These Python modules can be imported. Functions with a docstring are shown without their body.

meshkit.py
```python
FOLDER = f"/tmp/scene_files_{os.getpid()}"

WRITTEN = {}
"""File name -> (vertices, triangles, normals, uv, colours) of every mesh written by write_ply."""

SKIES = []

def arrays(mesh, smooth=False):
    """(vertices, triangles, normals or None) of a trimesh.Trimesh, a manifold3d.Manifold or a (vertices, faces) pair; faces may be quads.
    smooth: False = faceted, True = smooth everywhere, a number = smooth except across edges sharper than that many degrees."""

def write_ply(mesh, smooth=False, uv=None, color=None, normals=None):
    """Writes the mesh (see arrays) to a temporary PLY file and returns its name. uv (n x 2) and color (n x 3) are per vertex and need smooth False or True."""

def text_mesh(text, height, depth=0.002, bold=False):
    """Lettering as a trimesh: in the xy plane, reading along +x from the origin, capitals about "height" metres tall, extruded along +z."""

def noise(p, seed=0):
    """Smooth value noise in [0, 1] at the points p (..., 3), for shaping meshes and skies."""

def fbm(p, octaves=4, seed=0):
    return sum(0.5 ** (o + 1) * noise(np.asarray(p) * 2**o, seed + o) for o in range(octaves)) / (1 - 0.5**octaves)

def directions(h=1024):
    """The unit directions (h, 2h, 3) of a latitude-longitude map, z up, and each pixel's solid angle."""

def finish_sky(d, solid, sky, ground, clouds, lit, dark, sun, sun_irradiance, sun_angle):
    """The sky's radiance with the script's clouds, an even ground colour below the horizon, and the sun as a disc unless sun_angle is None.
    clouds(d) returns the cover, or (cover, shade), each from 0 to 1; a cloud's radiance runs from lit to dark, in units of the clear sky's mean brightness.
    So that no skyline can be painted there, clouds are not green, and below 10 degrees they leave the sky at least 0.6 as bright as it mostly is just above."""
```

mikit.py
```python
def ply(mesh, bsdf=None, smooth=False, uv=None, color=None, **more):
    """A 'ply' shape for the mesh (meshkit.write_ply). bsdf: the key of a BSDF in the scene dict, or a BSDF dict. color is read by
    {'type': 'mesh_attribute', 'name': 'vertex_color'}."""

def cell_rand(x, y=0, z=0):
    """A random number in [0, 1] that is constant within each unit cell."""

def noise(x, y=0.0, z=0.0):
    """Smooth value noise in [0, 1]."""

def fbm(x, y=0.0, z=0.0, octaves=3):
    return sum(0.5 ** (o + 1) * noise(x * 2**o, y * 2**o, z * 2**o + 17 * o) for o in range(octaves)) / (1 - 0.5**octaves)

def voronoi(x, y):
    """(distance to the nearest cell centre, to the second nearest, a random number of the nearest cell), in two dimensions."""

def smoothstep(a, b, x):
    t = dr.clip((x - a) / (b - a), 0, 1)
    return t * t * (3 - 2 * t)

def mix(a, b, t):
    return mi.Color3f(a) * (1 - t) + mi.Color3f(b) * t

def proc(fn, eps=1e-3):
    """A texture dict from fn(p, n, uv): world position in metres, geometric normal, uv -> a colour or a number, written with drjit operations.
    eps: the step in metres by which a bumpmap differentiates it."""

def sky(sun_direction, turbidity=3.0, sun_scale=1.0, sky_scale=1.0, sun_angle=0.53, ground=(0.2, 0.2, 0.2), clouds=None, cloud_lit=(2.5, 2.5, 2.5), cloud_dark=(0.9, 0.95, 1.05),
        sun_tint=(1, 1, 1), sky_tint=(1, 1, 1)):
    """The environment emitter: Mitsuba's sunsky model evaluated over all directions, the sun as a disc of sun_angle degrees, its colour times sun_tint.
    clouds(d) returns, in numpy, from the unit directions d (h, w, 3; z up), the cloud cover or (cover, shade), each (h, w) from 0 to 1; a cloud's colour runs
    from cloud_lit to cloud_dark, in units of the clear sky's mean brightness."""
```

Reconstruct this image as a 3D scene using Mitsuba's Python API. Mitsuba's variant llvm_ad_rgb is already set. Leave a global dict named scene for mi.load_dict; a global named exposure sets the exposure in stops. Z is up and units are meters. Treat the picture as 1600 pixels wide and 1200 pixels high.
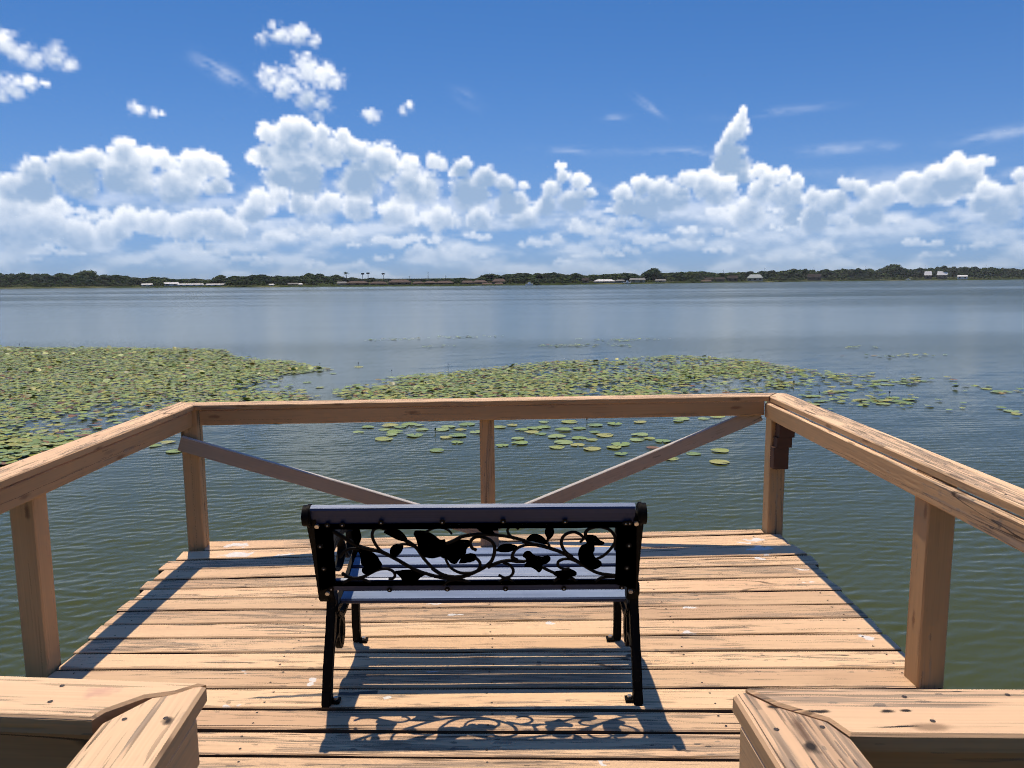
import math, random
import numpy as np, trimesh, drjit as dr, mitsuba as mi
import shapely.geometry as sg, shapely.ops as so
import mikit, meshkit
from mikit import noise, fbm, voronoi, cell_rand, smoothstep, mix, proc, ply
T = mi.ScalarTransform4f
scene, labels = {}, {}

# ---------------------------------------------------------------- camera, light, exposure
EYE = (0.0, 0.0, 1.6)
YAW, PITCH, ROLL = math.radians(2.4), math.radians(7.571), 0.008
FW = np.array([math.sin(YAW) * math.cos(PITCH), math.cos(YAW) * math.cos(PITCH), -math.sin(PITCH)])
RT = np.array([math.cos(YAW), -math.sin(YAW), 0.0])
UP = np.cross(RT, FW) * math.cos(ROLL) + RT * math.sin(ROLL)
scene['camera'] = {'type': 'perspective', 'fov': 67.38, 'fov_axis': 'x', 'near_clip': 0.05, 'far_clip': 9000.0,
                   'to_world': T().look_at(origin=list(EYE), target=list(np.array(EYE) + FW), up=list(UP))}
exposure = 1.38
SUN = (-0.115, 0.34, 1.0)

# measured places: azimuth and elevation in degrees seen from the dock, metres on the water, metres in the plane of the bench's back
VINES = [([[-0.548,0.306],[-0.513,0.277],[-0.484,0.253],[-0.456,0.232],[-0.419,0.218],[-0.379,0.207],[-0.34,0.183],[-0.307,0.158],[-0.275,0.133],[-0.236,0.108],[-0.182,0.086]],0.0051),([[-0.183,0.086],[-0.147,0.078],[-0.103,0.076],[-0.058,0.089],[-0.002,0.12],[0.035,0.155],[0.049,0.197],[0.05,0.228],[0.037,0.255],[0.005,0.274],[-0.022,0.271],[-0.04,0.249],[-0.034,0.222],[-0.018,0.211]],0.0047),([[-0.346,0.311],[-0.375,0.319],[-0.395,0.309],[-0.403,0.286],[-0.399,0.256],[-0.384,0.221],[-0.361,0.197],[-0.338,0.179]],0.0041),([[-0.283,0.261],[-0.247,0.23],[-0.23,0.199],[-0.213,0.164],[-0.185,0.122]],0.0046),([[-0.189,0.124],[-0.155,0.095],[-0.114,0.082],[-0.072,0.085],[-0.052,0.091]],0.0046),([[-0.244,0.227],[-0.268,0.239],[-0.295,0.241],[-0.323,0.231]],0.0036),([[-0.535,0.104],[-0.515,0.086],[-0.488,0.078],[-0.454,0.085],[-0.415,0.11],[-0.387,0.122],[-0.359,0.123],[-0.338,0.109],[-0.334,0.088],[-0.346,0.073],[-0.36,0.074]],0.0041),([[-0.538,0.052],[-0.511,0.07],[-0.488,0.074],[-0.455,0.071],[-0.426,0.051]],0.0041),([[-0.535,0.181],[-0.513,0.209],[-0.487,0.222],[-0.454,0.22]],0.0041),([[-0.473,0.302],[-0.486,0.303],[-0.496,0.293],[-0.494,0.27],[-0.476,0.248]],0.0031),([[-0.46,0.246],[-0.46,0.229]],0.0031),([[-0.209,0.293],[-0.176,0.314],[-0.144,0.317],[-0.119,0.305],[-0.107,0.288]],0.0033),([[-0.028,0.179],[-0.01,0.159],[-0.007,0.133],[-0.024,0.106],[-0.058,0.1],[-0.091,0.105],[-0.12,0.129],[-0.134,0.164],[-0.135,0.185]],0.0039),([[-0.131,0.241],[-0.101,0.256],[-0.068,0.276],[-0.024,0.284],[0.016,0.286],[0.056,0.282],[0.11,0.272],[0.164,0.254]],0.0047),([[0.156,0.253],[0.183,0.24],[0.224,0.23],[0.262,0.216],[0.301,0.198],[0.342,0.17],[0.37,0.149],[0.404,0.121],[0.447,0.095],[0.514,0.083]],0.0047),([[0.126,0.263],[0.109,0.277],[0.1,0.297],[0.104,0.314],[0.124,0.322],[0.14,0.308]],0.0035),([[0.115,0.172],[0.12,0.196],[0.137,0.22],[0.17,0.234],[0.205,0.233]],0.0039),([[0.118,0.196],[0.119,0.176],[0.136,0.164]],0.0037),([[0.023,0.129],[0.068,0.152],[0.109,0.16],[0.164,0.154]],0.0047),([[0.115,0.158],[0.143,0.154],[0.173,0.158]],0.0041),([[0.081,0.151],[0.109,0.135],[0.12,0.109],[0.11,0.084],[0.086,0.076],[0.064,0.089]],0.0039),([[0.063,0.054],[0.078,0.068],[0.092,0.073],[0.105,0.068],[0.121,0.053]],0.0036),([[-0.152,0.043],[-0.126,0.063],[-0.098,0.068],[-0.067,0.062],[-0.032,0.045]],0.0046),([[0.231,0.127],[0.253,0.111],[0.286,0.093]],0.0041),([[0.335,0.119],[0.311,0.118],[0.291,0.132],[0.29,0.151],[0.307,0.164],[0.334,0.165],[0.365,0.149],[0.379,0.135]],0.0039),([[0.252,0.265],[0.248,0.247],[0.257,0.226]],0.0035),([[0.342,0.177],[0.32,0.195],[0.306,0.219],[0.3,0.246],[0.307,0.273],[0.326,0.289],[0.35,0.292],[0.372,0.279],[0.382,0.263],[0.371,0.245]],0.0041),([[0.39,0.269],[0.39,0.293],[0.405,0.309],[0.437,0.316],[0.473,0.305],[0.495,0.278],[0.5,0.245],[0.485,0.211],[0.46,0.18],[0.434,0.164]],0.0041),([[0.432,0.051],[0.462,0.074],[0.514,0.077]],0.0041),([[0.273,0.052],[0.292,0.072],[0.314,0.075],[0.345,0.071],[0.365,0.051]],0.0041),([[0.05,0.211],[0.061,0.211]],0.0031)]
LEAVES = [[[-0.473,0.315],[-0.452,0.315],[-0.445,0.286],[-0.447,0.263],[-0.459,0.242],[-0.47,0.249],[-0.477,0.277],[-0.479,0.297]],[[-0.46,0.218],[-0.446,0.225],[-0.42,0.21],[-0.395,0.183],[-0.386,0.159],[-0.38,0.138],[-0.401,0.115],[-0.43,0.098],[-0.452,0.105],[-0.457,0.122],[-0.444,0.133],[-0.456,0.149],[-0.456,0.173]],[[-0.358,0.299],[-0.341,0.31],[-0.304,0.306],[-0.284,0.283],[-0.276,0.258],[-0.307,0.264],[-0.33,0.279]],[[-0.342,0.193],[-0.342,0.217],[-0.325,0.236],[-0.303,0.239],[-0.292,0.227],[-0.303,0.203],[-0.324,0.183],[-0.335,0.176]],[[-0.332,0.109],[-0.277,0.115],[-0.236,0.105],[-0.208,0.101],[-0.237,0.083],[-0.259,0.053],[-0.301,0.053],[-0.312,0.084]],[[-0.248,0.291],[-0.241,0.301],[-0.204,0.298],[-0.175,0.281],[-0.152,0.257],[-0.133,0.255],[-0.145,0.185],[-0.153,0.185],[-0.184,0.177],[-0.219,0.185],[-0.236,0.206],[-0.237,0.241],[-0.241,0.268]],[[-0.145,0.236],[-0.139,0.248],[-0.117,0.246],[-0.079,0.258],[-0.041,0.253],[-0.036,0.239],[-0.053,0.222],[-0.06,0.194],[-0.083,0.17],[-0.097,0.15],[-0.116,0.153],[-0.129,0.171],[-0.153,0.185]],[[-0.086,0.151],[-0.071,0.18],[-0.041,0.193],[-0.021,0.183],[-0.027,0.163],[-0.056,0.154]],[[-0.013,0.315],[0.017,0.321],[0.041,0.301],[0.054,0.28],[0.019,0.291],[0.0,0.301]],[[0.056,0.209],[0.074,0.231],[0.104,0.237],[0.135,0.224],[0.109,0.206],[0.082,0.203]],[[0.156,0.182],[0.165,0.199],[0.184,0.2],[0.2,0.182],[0.23,0.175],[0.249,0.181],[0.261,0.167],[0.247,0.148],[0.23,0.14],[0.229,0.119],[0.217,0.105],[0.203,0.119],[0.187,0.129],[0.162,0.133],[0.174,0.154],[0.166,0.172]],[[0.267,0.1],[0.303,0.107],[0.324,0.119],[0.362,0.096],[0.339,0.078],[0.309,0.048],[0.292,0.075]],[[0.169,0.259],[0.189,0.28],[0.213,0.28],[0.235,0.264],[0.247,0.239],[0.219,0.246],[0.197,0.253]],[[0.242,0.312],[0.255,0.319],[0.27,0.309],[0.27,0.284],[0.254,0.262],[0.243,0.276],[0.238,0.294]],[[0.385,0.269],[0.399,0.275],[0.426,0.272],[0.443,0.252],[0.461,0.24],[0.441,0.232],[0.425,0.234],[0.426,0.211],[0.421,0.197],[0.43,0.169],[0.453,0.148],[0.453,0.134],[0.432,0.119],[0.404,0.123],[0.379,0.145],[0.366,0.174],[0.366,0.201],[0.376,0.225],[0.395,0.239]]]
BOLTS = [[-0.507,0.338],[-0.364,0.347],[-0.139,0.348],[0.084,0.349],[0.311,0.346],[0.534,0.336],[-0.562,0.337],[0.548,0.337],[-0.583,0.031],[-0.359,0.025],[-0.136,0.026],[0.089,0.026],[0.314,0.026],[0.537,0.03],[-0.601,0.239],[-0.6,0.131],[0.552,0.234],[0.551,0.126]]
HEAPS = {'A': [(-29.9,5.71,1.24),(-28.47,6.86,1.24),(-27.04,7.49,1.24),(-25.6,7.81,1.05),(-23.72,8.48,1.15),(-22.45,7.88,1.15),(-21.02,7.95,1.05),(-19.55,7.57,1.34),(-18.02,7.56,1.15),(-17.8,6.39,1.05),(-26.42,6.36,1.63),(-23.47,6.74,1.82),(-20.42,6.3,1.72),(-28.55,5.78,1.44)],'A2': [(-30.34,4.35,1.34),(-29.15,4.59,1.15),(-27.76,4.84,0.86),(-28.37,3.64,1.44),(-29.96,2.93,1.53),(-26.66,3.01,1.34),(-24.82,3.33,1.24),(-23.64,4.17,1.15),(-22.12,4.01,1.44),(-20.17,3.84,1.44),(-18.54,4.08,1.24),(-17.12,3.67,1.24)],'B': [(-14.58,9.95,0.86),(-13.42,10.33,0.96),(-12.26,10.38,1.05),(-10.83,10.34,0.77),(-9.3,10.05,0.77),(-14.9,8.64,1.05),(-13.27,8.91,1.72),(-10.66,8.99,1.72),(-8.63,8.96,1.15),(-6.77,8.13,1.53),(-4.86,8.33,0.91),(-3.02,8.39,0.86),(-1.28,7.91,1.05),(0.66,7.28,1.05),(2.14,6.83,0.96),(-8.52,6.96,1.91),(-4.44,6.56,1.91),(-0.52,6.12,1.72),(2.51,5.65,1.44),(-12.05,7.24,1.63),(-13.78,7.19,1.24)],'B2': [(-15.21,5.78,1.05),(-13.99,6.24,0.81),(-12.55,5.58,1.15),(-10.8,5.43,1.24),(-15.76,4.78,1.15),(-8.58,5.1,1.34),(-5.87,4.76,1.44),(-2.64,4.45,1.44),(0.15,4.3,1.24),(3.43,4.42,1.15)],'C': [(6.0,8.12,0.48),(6.23,7.4,0.72),(7.39,7.07,0.81),(5.4,6.43,0.96),(7.17,5.6,1.24),(4.93,5.27,1.15),(8.32,6.16,0.57),(3.54,6.81,0.48)],'D': [(10.29,6.34,0.77),(11.75,6.66,0.81),(10.86,5.21,1.34),(13.11,6.27,1.1),(15.24,6.91,0.91),(14.02,5.58,1.53),(16.3,6.61,1.15),(12.22,5.05,1.34),(17.54,6.04,1.24)],'T': [(18.67,11.31,0.33),(18.52,10.82,0.43),(18.28,10.26,0.57),(17.96,9.61,0.67),(17.63,8.95,0.72),(18.16,8.33,0.81),(17.4,7.94,0.86),(18.45,7.38,1.05)],'E': [(19.85,7.4,0.62),(20.59,6.86,0.81),(21.42,6.99,0.67),(22.43,6.52,0.57),(20.11,5.94,1.15),(21.81,5.44,1.34),(19.31,4.41,1.44),(22.26,4.31,1.24)],'F': [(23.45,5.37,0.86),(25.58,6.1,0.72),(26.3,5.65,0.86),(24.68,4.98,1.24),(27.79,5.17,1.24),(27.07,4.13,1.24),(23.51,3.97,1.15)],'G': [(30.59,6.68,0.86),(31.72,6.87,0.91),(32.77,6.83,0.72),(33.61,6.99,0.38),(29.9,6.09,0.96),(31.43,5.76,1.34),(32.66,5.83,1.2),(29.19,5.58,0.86),(30.39,5.19,1.24)],'H': [(33.74,5.45,0.72),(33.25,4.55,0.96),(34.33,4.72,1.05),(35.36,6.1,0.57),(35.32,4.81,1.05),(34.33,3.72,1.05),(35.88,5.15,1.15)],'S1': [(-14.53,15.98,0.48),(-13.43,16.25,0.62),(-12.16,16.37,0.57),(-11.06,16.2,0.38)],'S2': [(-14.32,13.53,0.67),(-13.15,13.44,0.77),(-11.74,14.28,0.91),(-10.64,13.97,0.81),(-9.78,13.69,0.53),(-13.31,12.71,0.53),(-11.91,12.37,0.72),(-10.71,12.22,0.67),(-11.26,11.5,0.53)],'S3': [(-22.8,11.12,0.43),(-21.9,11.08,0.43),(-21.29,11.04,0.24)],'S4': [(-7.25,11.59,0.53),(-7.65,11.62,0.33)],'S5': [(-5.21,12.01,0.29),(-4.76,12.23,0.24)],'S6': [(-29.6,14.18,0.77),(-28.93,13.71,0.72),(-28.16,13.39,0.53),(-27.12,13.73,0.62),(-26.25,13.37,0.38),(-30.48,14.33,0.86)],'S7': [(-29.61,11.75,0.62),(-28.59,12.12,0.48),(-27.78,12.18,0.24),(-30.05,11.17,0.38)]}
SKY = [(-30.953,0.811),(-30.738,0.712),(-30.395,0.791),(-29.711,0.844),(-29.025,0.776),(-28.8,0.675),(-28.559,0.776),(-28.096,0.673),(-27.729,0.809),(-27.255,0.74),(-26.767,0.808),(-26.325,1.015),(-25.966,0.876),(-25.617,0.563),(-25.232,0.715),(-24.542,0.685),(-24.037,0.627),(-23.53,0.519),(-23.082,0.446),(-22.356,0.549),(-21.631,0.51),(-21.307,0.364),(-21.17,0.399),(-20.497,0.396),(-19.815,0.428),(-18.925,0.35),(-18.437,0.384),(-18.142,0.663),(-17.875,0.417),(-17.59,0.49),(-17.232,0.585),(-16.665,0.56),(-16.017,0.654),(-15.368,0.681),(-14.939,0.551),(-14.28,0.6),(-13.769,0.544),(-13.179,0.541),(-12.658,0.576),(-12.36,0.575),(-12.129,0.764),(-11.912,0.572),(-11.531,0.723),(-11.162,0.53),(-10.557,0.564),(-10.25,0.64),(-9.953,0.445),(-9.651,0.366),(-9.19,0.44),(-8.58,0.32),(-7.73,0.392),(-6.568,0.321),(-5.397,0.281),(-4.218,0.288),(-3.035,0.24),(-1.847,0.192),(-1.209,0.345),(-0.814,0.184),(-0.016,0.296),(0.462,0.292),(0.546,0.608),(1.024,0.643),(1.581,0.481),(2.14,0.595),(2.858,0.669),(3.018,0.667),(3.417,0.664),(3.815,0.542),(4.453,0.655),(4.93,0.651),(5.567,0.701),(6.123,0.563),(6.441,0.481),(7.154,0.632),(7.471,0.511),(8.025,0.428),(8.498,0.502),(9.286,0.535),(10.07,0.566),(10.774,0.622),(11.32,0.555),(11.944,0.393),(12.328,0.623),(12.787,0.944),(13.177,0.614),(14.098,0.605),(14.708,0.637),(15.391,0.63),(15.542,0.667),(16.22,0.698),(16.823,0.576),(17.57,0.53),(18.235,0.561),(18.823,0.592),(19.48,0.638),(19.92,0.504),(20.277,0.651),(20.924,0.68),(21.71,0.633),(22.412,0.773),(23.183,0.763),(23.672,0.682),(24.021,0.604),(24.497,0.723),(24.842,0.63),(25.513,0.767),(26.056,0.651),(26.064,0.701),(26.527,0.766),(26.798,0.64),(27.19,0.707),(27.717,0.628),(28.222,0.904),(28.604,0.99),(28.932,0.822),(29.32,0.711),(29.828,0.633),(30.198,0.732),(30.819,0.722),(31.184,0.785),(31.607,0.847),(32.095,0.77),(32.693,0.76),(33.284,0.75),(33.756,0.675),(34.159,0.702),(34.734,0.659),(35.302,0.616),(35.863,0.574)]
SHORE = [(-32.928,800),(-26.319,767),(-15.823,580),(-3.434,490),(9.29,560),(21.382,830),(26.103,1050),(35.917,1230),(38.473,1250)]
BUILD = [('white_long',-23.107,-22.371,0.087,-0.104),('white_long',-21.739,-20.826,0.161,-0.096),('white_long',-20.871,-19.256,0.065,-0.13),('white_long',-19.093,-17.812,0.044,-0.145),('white_small',-14.93,-14.627,-0.0,-0.179),('beige',-13.668,-12.967,0.056,-0.17),('white_small',-12.924,-12.704,0.024,-0.152),('beige',-10.247,-9.615,0.12,-0.178),('brown',-9.613,-8.02,0.158,-0.141),('brown',-7.93,-6.689,0.1,-0.178),('brown',-6.593,-4.971,0.237,-0.121),('brown',-4.835,-4.042,0.078,-0.179),('brown',-3.948,-3.199,0.117,-0.162),('brown',-3.152,-1.837,0.118,-0.171),('brown',-1.319,-0.376,0.12,-0.161),('brown',-0.328,0.57,0.159,-0.169),('brown',1.043,1.989,0.242,-0.157),('boathouse',0.283,0.945,-0.056,-0.258),('boathouse',1.229,1.75,-0.044,-0.251),('whiteroof',8.495,10.034,0.141,-0.199),('gray',10.081,10.73,0.109,-0.156),('tan',11.099,12.205,0.214,-0.142),('beige',12.94,13.67,0.122,-0.109),('dark',7.651,8.12,0.237,-0.067),('dark',16.46,17.037,0.206,-0.09),('boathouse',16.197,16.864,0.039,-0.161),('dark',17.17,17.787,0.222,-0.073),('dark',18.004,18.703,0.326,0.033),('grayroof',19.352,20.385,0.396,0.065),('dark',23.327,24.189,0.38,-0.012),('barn',30.471,30.874,0.474,0.136),('barn',31.201,31.779,0.475,0.086),('long_low',32.33,32.896,0.205,0.055)]
POLES = [(-8.433,0.668,'lamp'),(-8.048,0.704,'lamp'),(-6.963,0.659,'lamp'),(-3.711,0.834,'mast'),(-5.049,0.53,'mast'),(-2.421,0.551,'mast'),(17.698,0.833,'mast'),(20.505,0.926,'mast'),(23.727,0.925,'mast'),(26.936,0.962,'mast'),(30.486,0.958,'mast'),(33.858,0.963,'mast')]
LEFTPATCH = [[-19.62,29.92],[-14.78,29.25],[-12.41,28.65],[-9.09,27.66],[-7.96,25.12],[-5.47,22.82],[-3.94,20.64],[-5.06,19.09],[-4.31,17.58],[-3.24,15.53],[-4.17,13.51],[-5.18,12.97],[-5.4,12.99],[-5.22,11.4],[-5.83,10.8],[-6.2,9.95],[-6.54,9.74]]
MIDPATCH = [[-3.29,16.45],[-2.8,17.65],[-2.35,18.8],[-0.82,19.57],[0.53,20.76],[1.85,21.95],[4.04,22.8],[5.93,23.37],[7.95,21.75],[8.23,19.72],[8.98,18.09],[8.42,16.94],[6.58,16.06],[4.78,14.76],[2.3,13.6],[0.57,13.76],[-1.38,14.85],[-2.33,14.62]]
NEARPADS = [[-1.9,11.81],[-1.81,12.23],[-1.47,12.36],[-1.52,11.99],[-1.36,11.56],[-1.43,11.23],[-1.0,11.48],[-1.33,11.76],[-1.16,12.39],[-1.29,12.18],[-1.0,12.32],[-0.61,11.91],[-0.52,12.12],[-0.31,11.88],[-0.35,11.43],[-0.52,11.3],[-0.06,11.66],[-0.34,10.92],[0.3,12.05],[0.51,12.2],[0.64,11.8],[0.85,11.89],[1.01,11.99],[0.54,11.12],[0.56,10.8],[0.3,10.65],[0.91,11.43],[0.78,11.59],[1.13,11.21],[1.29,11.75],[1.55,11.83],[1.18,10.79],[1.45,11.05],[1.62,10.94],[1.36,10.6],[1.84,12.08],[2.17,12.17],[2.61,12.3],[1.98,10.6],[2.27,10.89],[2.47,10.96],[2.62,10.77],[1.87,9.99],[1.85,10.4],[2.39,11.25],[3.26,12.36],[3.73,12.5],[1.06,10.46],[2.83,9.92],[3.24,10.08],[3.03,9.43],[2.47,9.65],[2.38,10.35],[1.53,10.34],[-0.6,10.39],[1.04,12.43],[1.46,12.4],[0.09,12.4],[1.75,11.51],[1.86,11.25],[3.36,12.53],[4.0,12.66],[-0.92,11.94],[-0.22,12.31]]
RIGHTSCATTER = [[6.45,14.77],[7.01,15.16],[7.39,15.4],[7.27,14.86],[7.3,14.27],[7.52,14.09],[8.02,14.45],[7.44,13.72],[7.98,13.82],[7.06,13.68],[6.41,14.12],[7.73,15.55],[9.18,16.97],[9.34,16.73],[10.07,17.23],[9.31,16.41],[8.76,16.46],[7.56,16.06],[8.25,16.3],[10.56,15.46],[10.57,15.08],[10.7,14.98],[9.21,12.78],[9.96,16.78],[7.83,13.98],[8.31,17.66],[9.3,17.8],[5.7,13.3],[6.13,13.76]]
LEFTSCATTER = [[-4.25,10.63],[-4.68,11.04],[-4.59,11.26],[-4.26,11.32],[-5.89,9.69],[-5.82,10.14],[-5.59,10.5],[-5.45,10.73],[-4.62,17.4],[-4.04,18.01],[-3.56,17.08],[-3.34,21.2],[-3.77,19.75],[-3.89,16.71]]
ISLETS = [[-4.11,31.16],[-3.63,31.44],[-3.13,31.72],[-1.38,27.97],[0.3,32.68],[-0.25,32.38],[3.25,27.61],[3.67,27.27],[4.95,30.16],[5.45,29.42],[4.96,27.37],[6.56,29.92],[2.99,27.36],[12.4,25.53],[12.99,22.48],[12.43,22.35],[-1.31,32.17]]
BUDS = [[-2.28,19.87],[-1.23,17.27],[-1.57,15.54],[-2.41,15.71],[-3.42,21.7],[-0.88,21.24],[1.74,12.32],[-0.7,11.71],[3.71,16.98],[6.88,16.44],[6.81,15.0],[8.14,14.78],[-4.52,21.83],[-17.86,30.56]]
FLOWERS = [[2.51,22.6],[6.64,15.85],[7.26,15.41],[-5.43,16.37],[-4.61,15.4],[-10.27,24.57],[-6.93,18.66],[-0.68,16.19],[9.62,15.96],[6.16,20.75],[1.08,18.43],[1.88,12.36],[-7.53,14.5],[-10.42,18.44]]
SPOTS = [(-1.508,4.643,0.13,0.05),(-1.458,4.482,0.15,0.06),(-1.192,4.443,0.08,0.03),(1.696,4.538,0.1,0.05),(1.669,4.378,0.1,0.06),(1.593,4.221,0.05,0.03),(1.617,4.484,0.06,0.02),(1.718,3.208,0.07,0.05),(-0.208,3.695,0.1,0.02),(-0.146,3.563,0.06,0.02),(-0.692,2.955,0.03,0.03),(-0.375,2.821,0.035,0.03),(0.302,3.444,0.03,0.02),(-0.998,3.071,0.03,0.02),(0.929,3.306,0.05,0.02),(0.949,3.292,0.02,0.02),(1.744,3.856,0.05,0.04),(1.689,4.257,0.03,0.02),(1.793,4.028,0.05,0.02),(1.009,3.567,0.05,0.02),(-0.564,2.464,0.02,0.02),(0.391,2.376,0.03,0.02),(-0.201,2.999,0.03,0.015),(-0.968,2.787,0.02,0.02)]
GOUGE = [[-0.937,2.844],[-0.643,2.85],[-0.42,2.861]]
PXAZ = [3.738, 10.917, 29.541]
WISPS = [(-17.4, 13.9, 1.5, 0.4, -0.45, 0.4), (12.2, 12.1, 1.0, 0.2, -0.6, 0.28), (24.9, 8.6, 2.0, 0.3, 0.02, 0.28), (34.2, 8.7, 2.2, 0.3, 0.08, 0.28), (14.6, 8.9, 2.6, 0.25, -0.03, 0.26), (20.8, 11.2, 3.0, 0.22, 0.03, 0.2), (7.4, 9.2, 2.6, 0.25, -0.05, 0.2), (9.9, 11.4, 0.8, 0.2, 0, 0.2), (28.0, 8.5, 0.6, 0.2, 0, 0.22), (-0.6, 12.8, 1.0, 0.4, -0.5, 0.12)]
CLOUD_LIT, CLOUD_DARK, SKY_TINT = (6.0, 6.0, 6.0), (1.6, 2.28, 3.3), (0.34, 0.74, 1.20)
WATER_A, WATER_B = (0.058, 0.070, 0.017), (0.070, 0.083, 0.022)
HAZE = 0.00008

# cumulus heaps in degrees: (azimuth from the dock's axis, elevation, radius) of each billow
def worley(p, seed):
    i0 = np.floor(p).astype(np.int64); best = np.full(p.shape[:-1], 9.0)
    for a in (-1, 0, 1):
        for b in (-1, 0, 1):
            for c in (-1, 0, 1):
                i = i0 + np.array([a, b, c])
                h = (i[..., 0] * 374761393 + i[..., 1] * 668265263 + i[..., 2] * 2147483647 + seed * 144665) & 0xFFFFFFFF
                h = ((h ^ (h >> 13)) * 1274126177) & 0xFFFFFFFF
                h ^= h >> 16
                o = np.stack([h & 1023, (h >> 10) & 1023, (h >> 20) & 1023], -1) / 1023.0
                best = np.minimum(best, ((i + o - p) ** 2).sum(-1))
    return 1 - np.sqrt(best)

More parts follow.
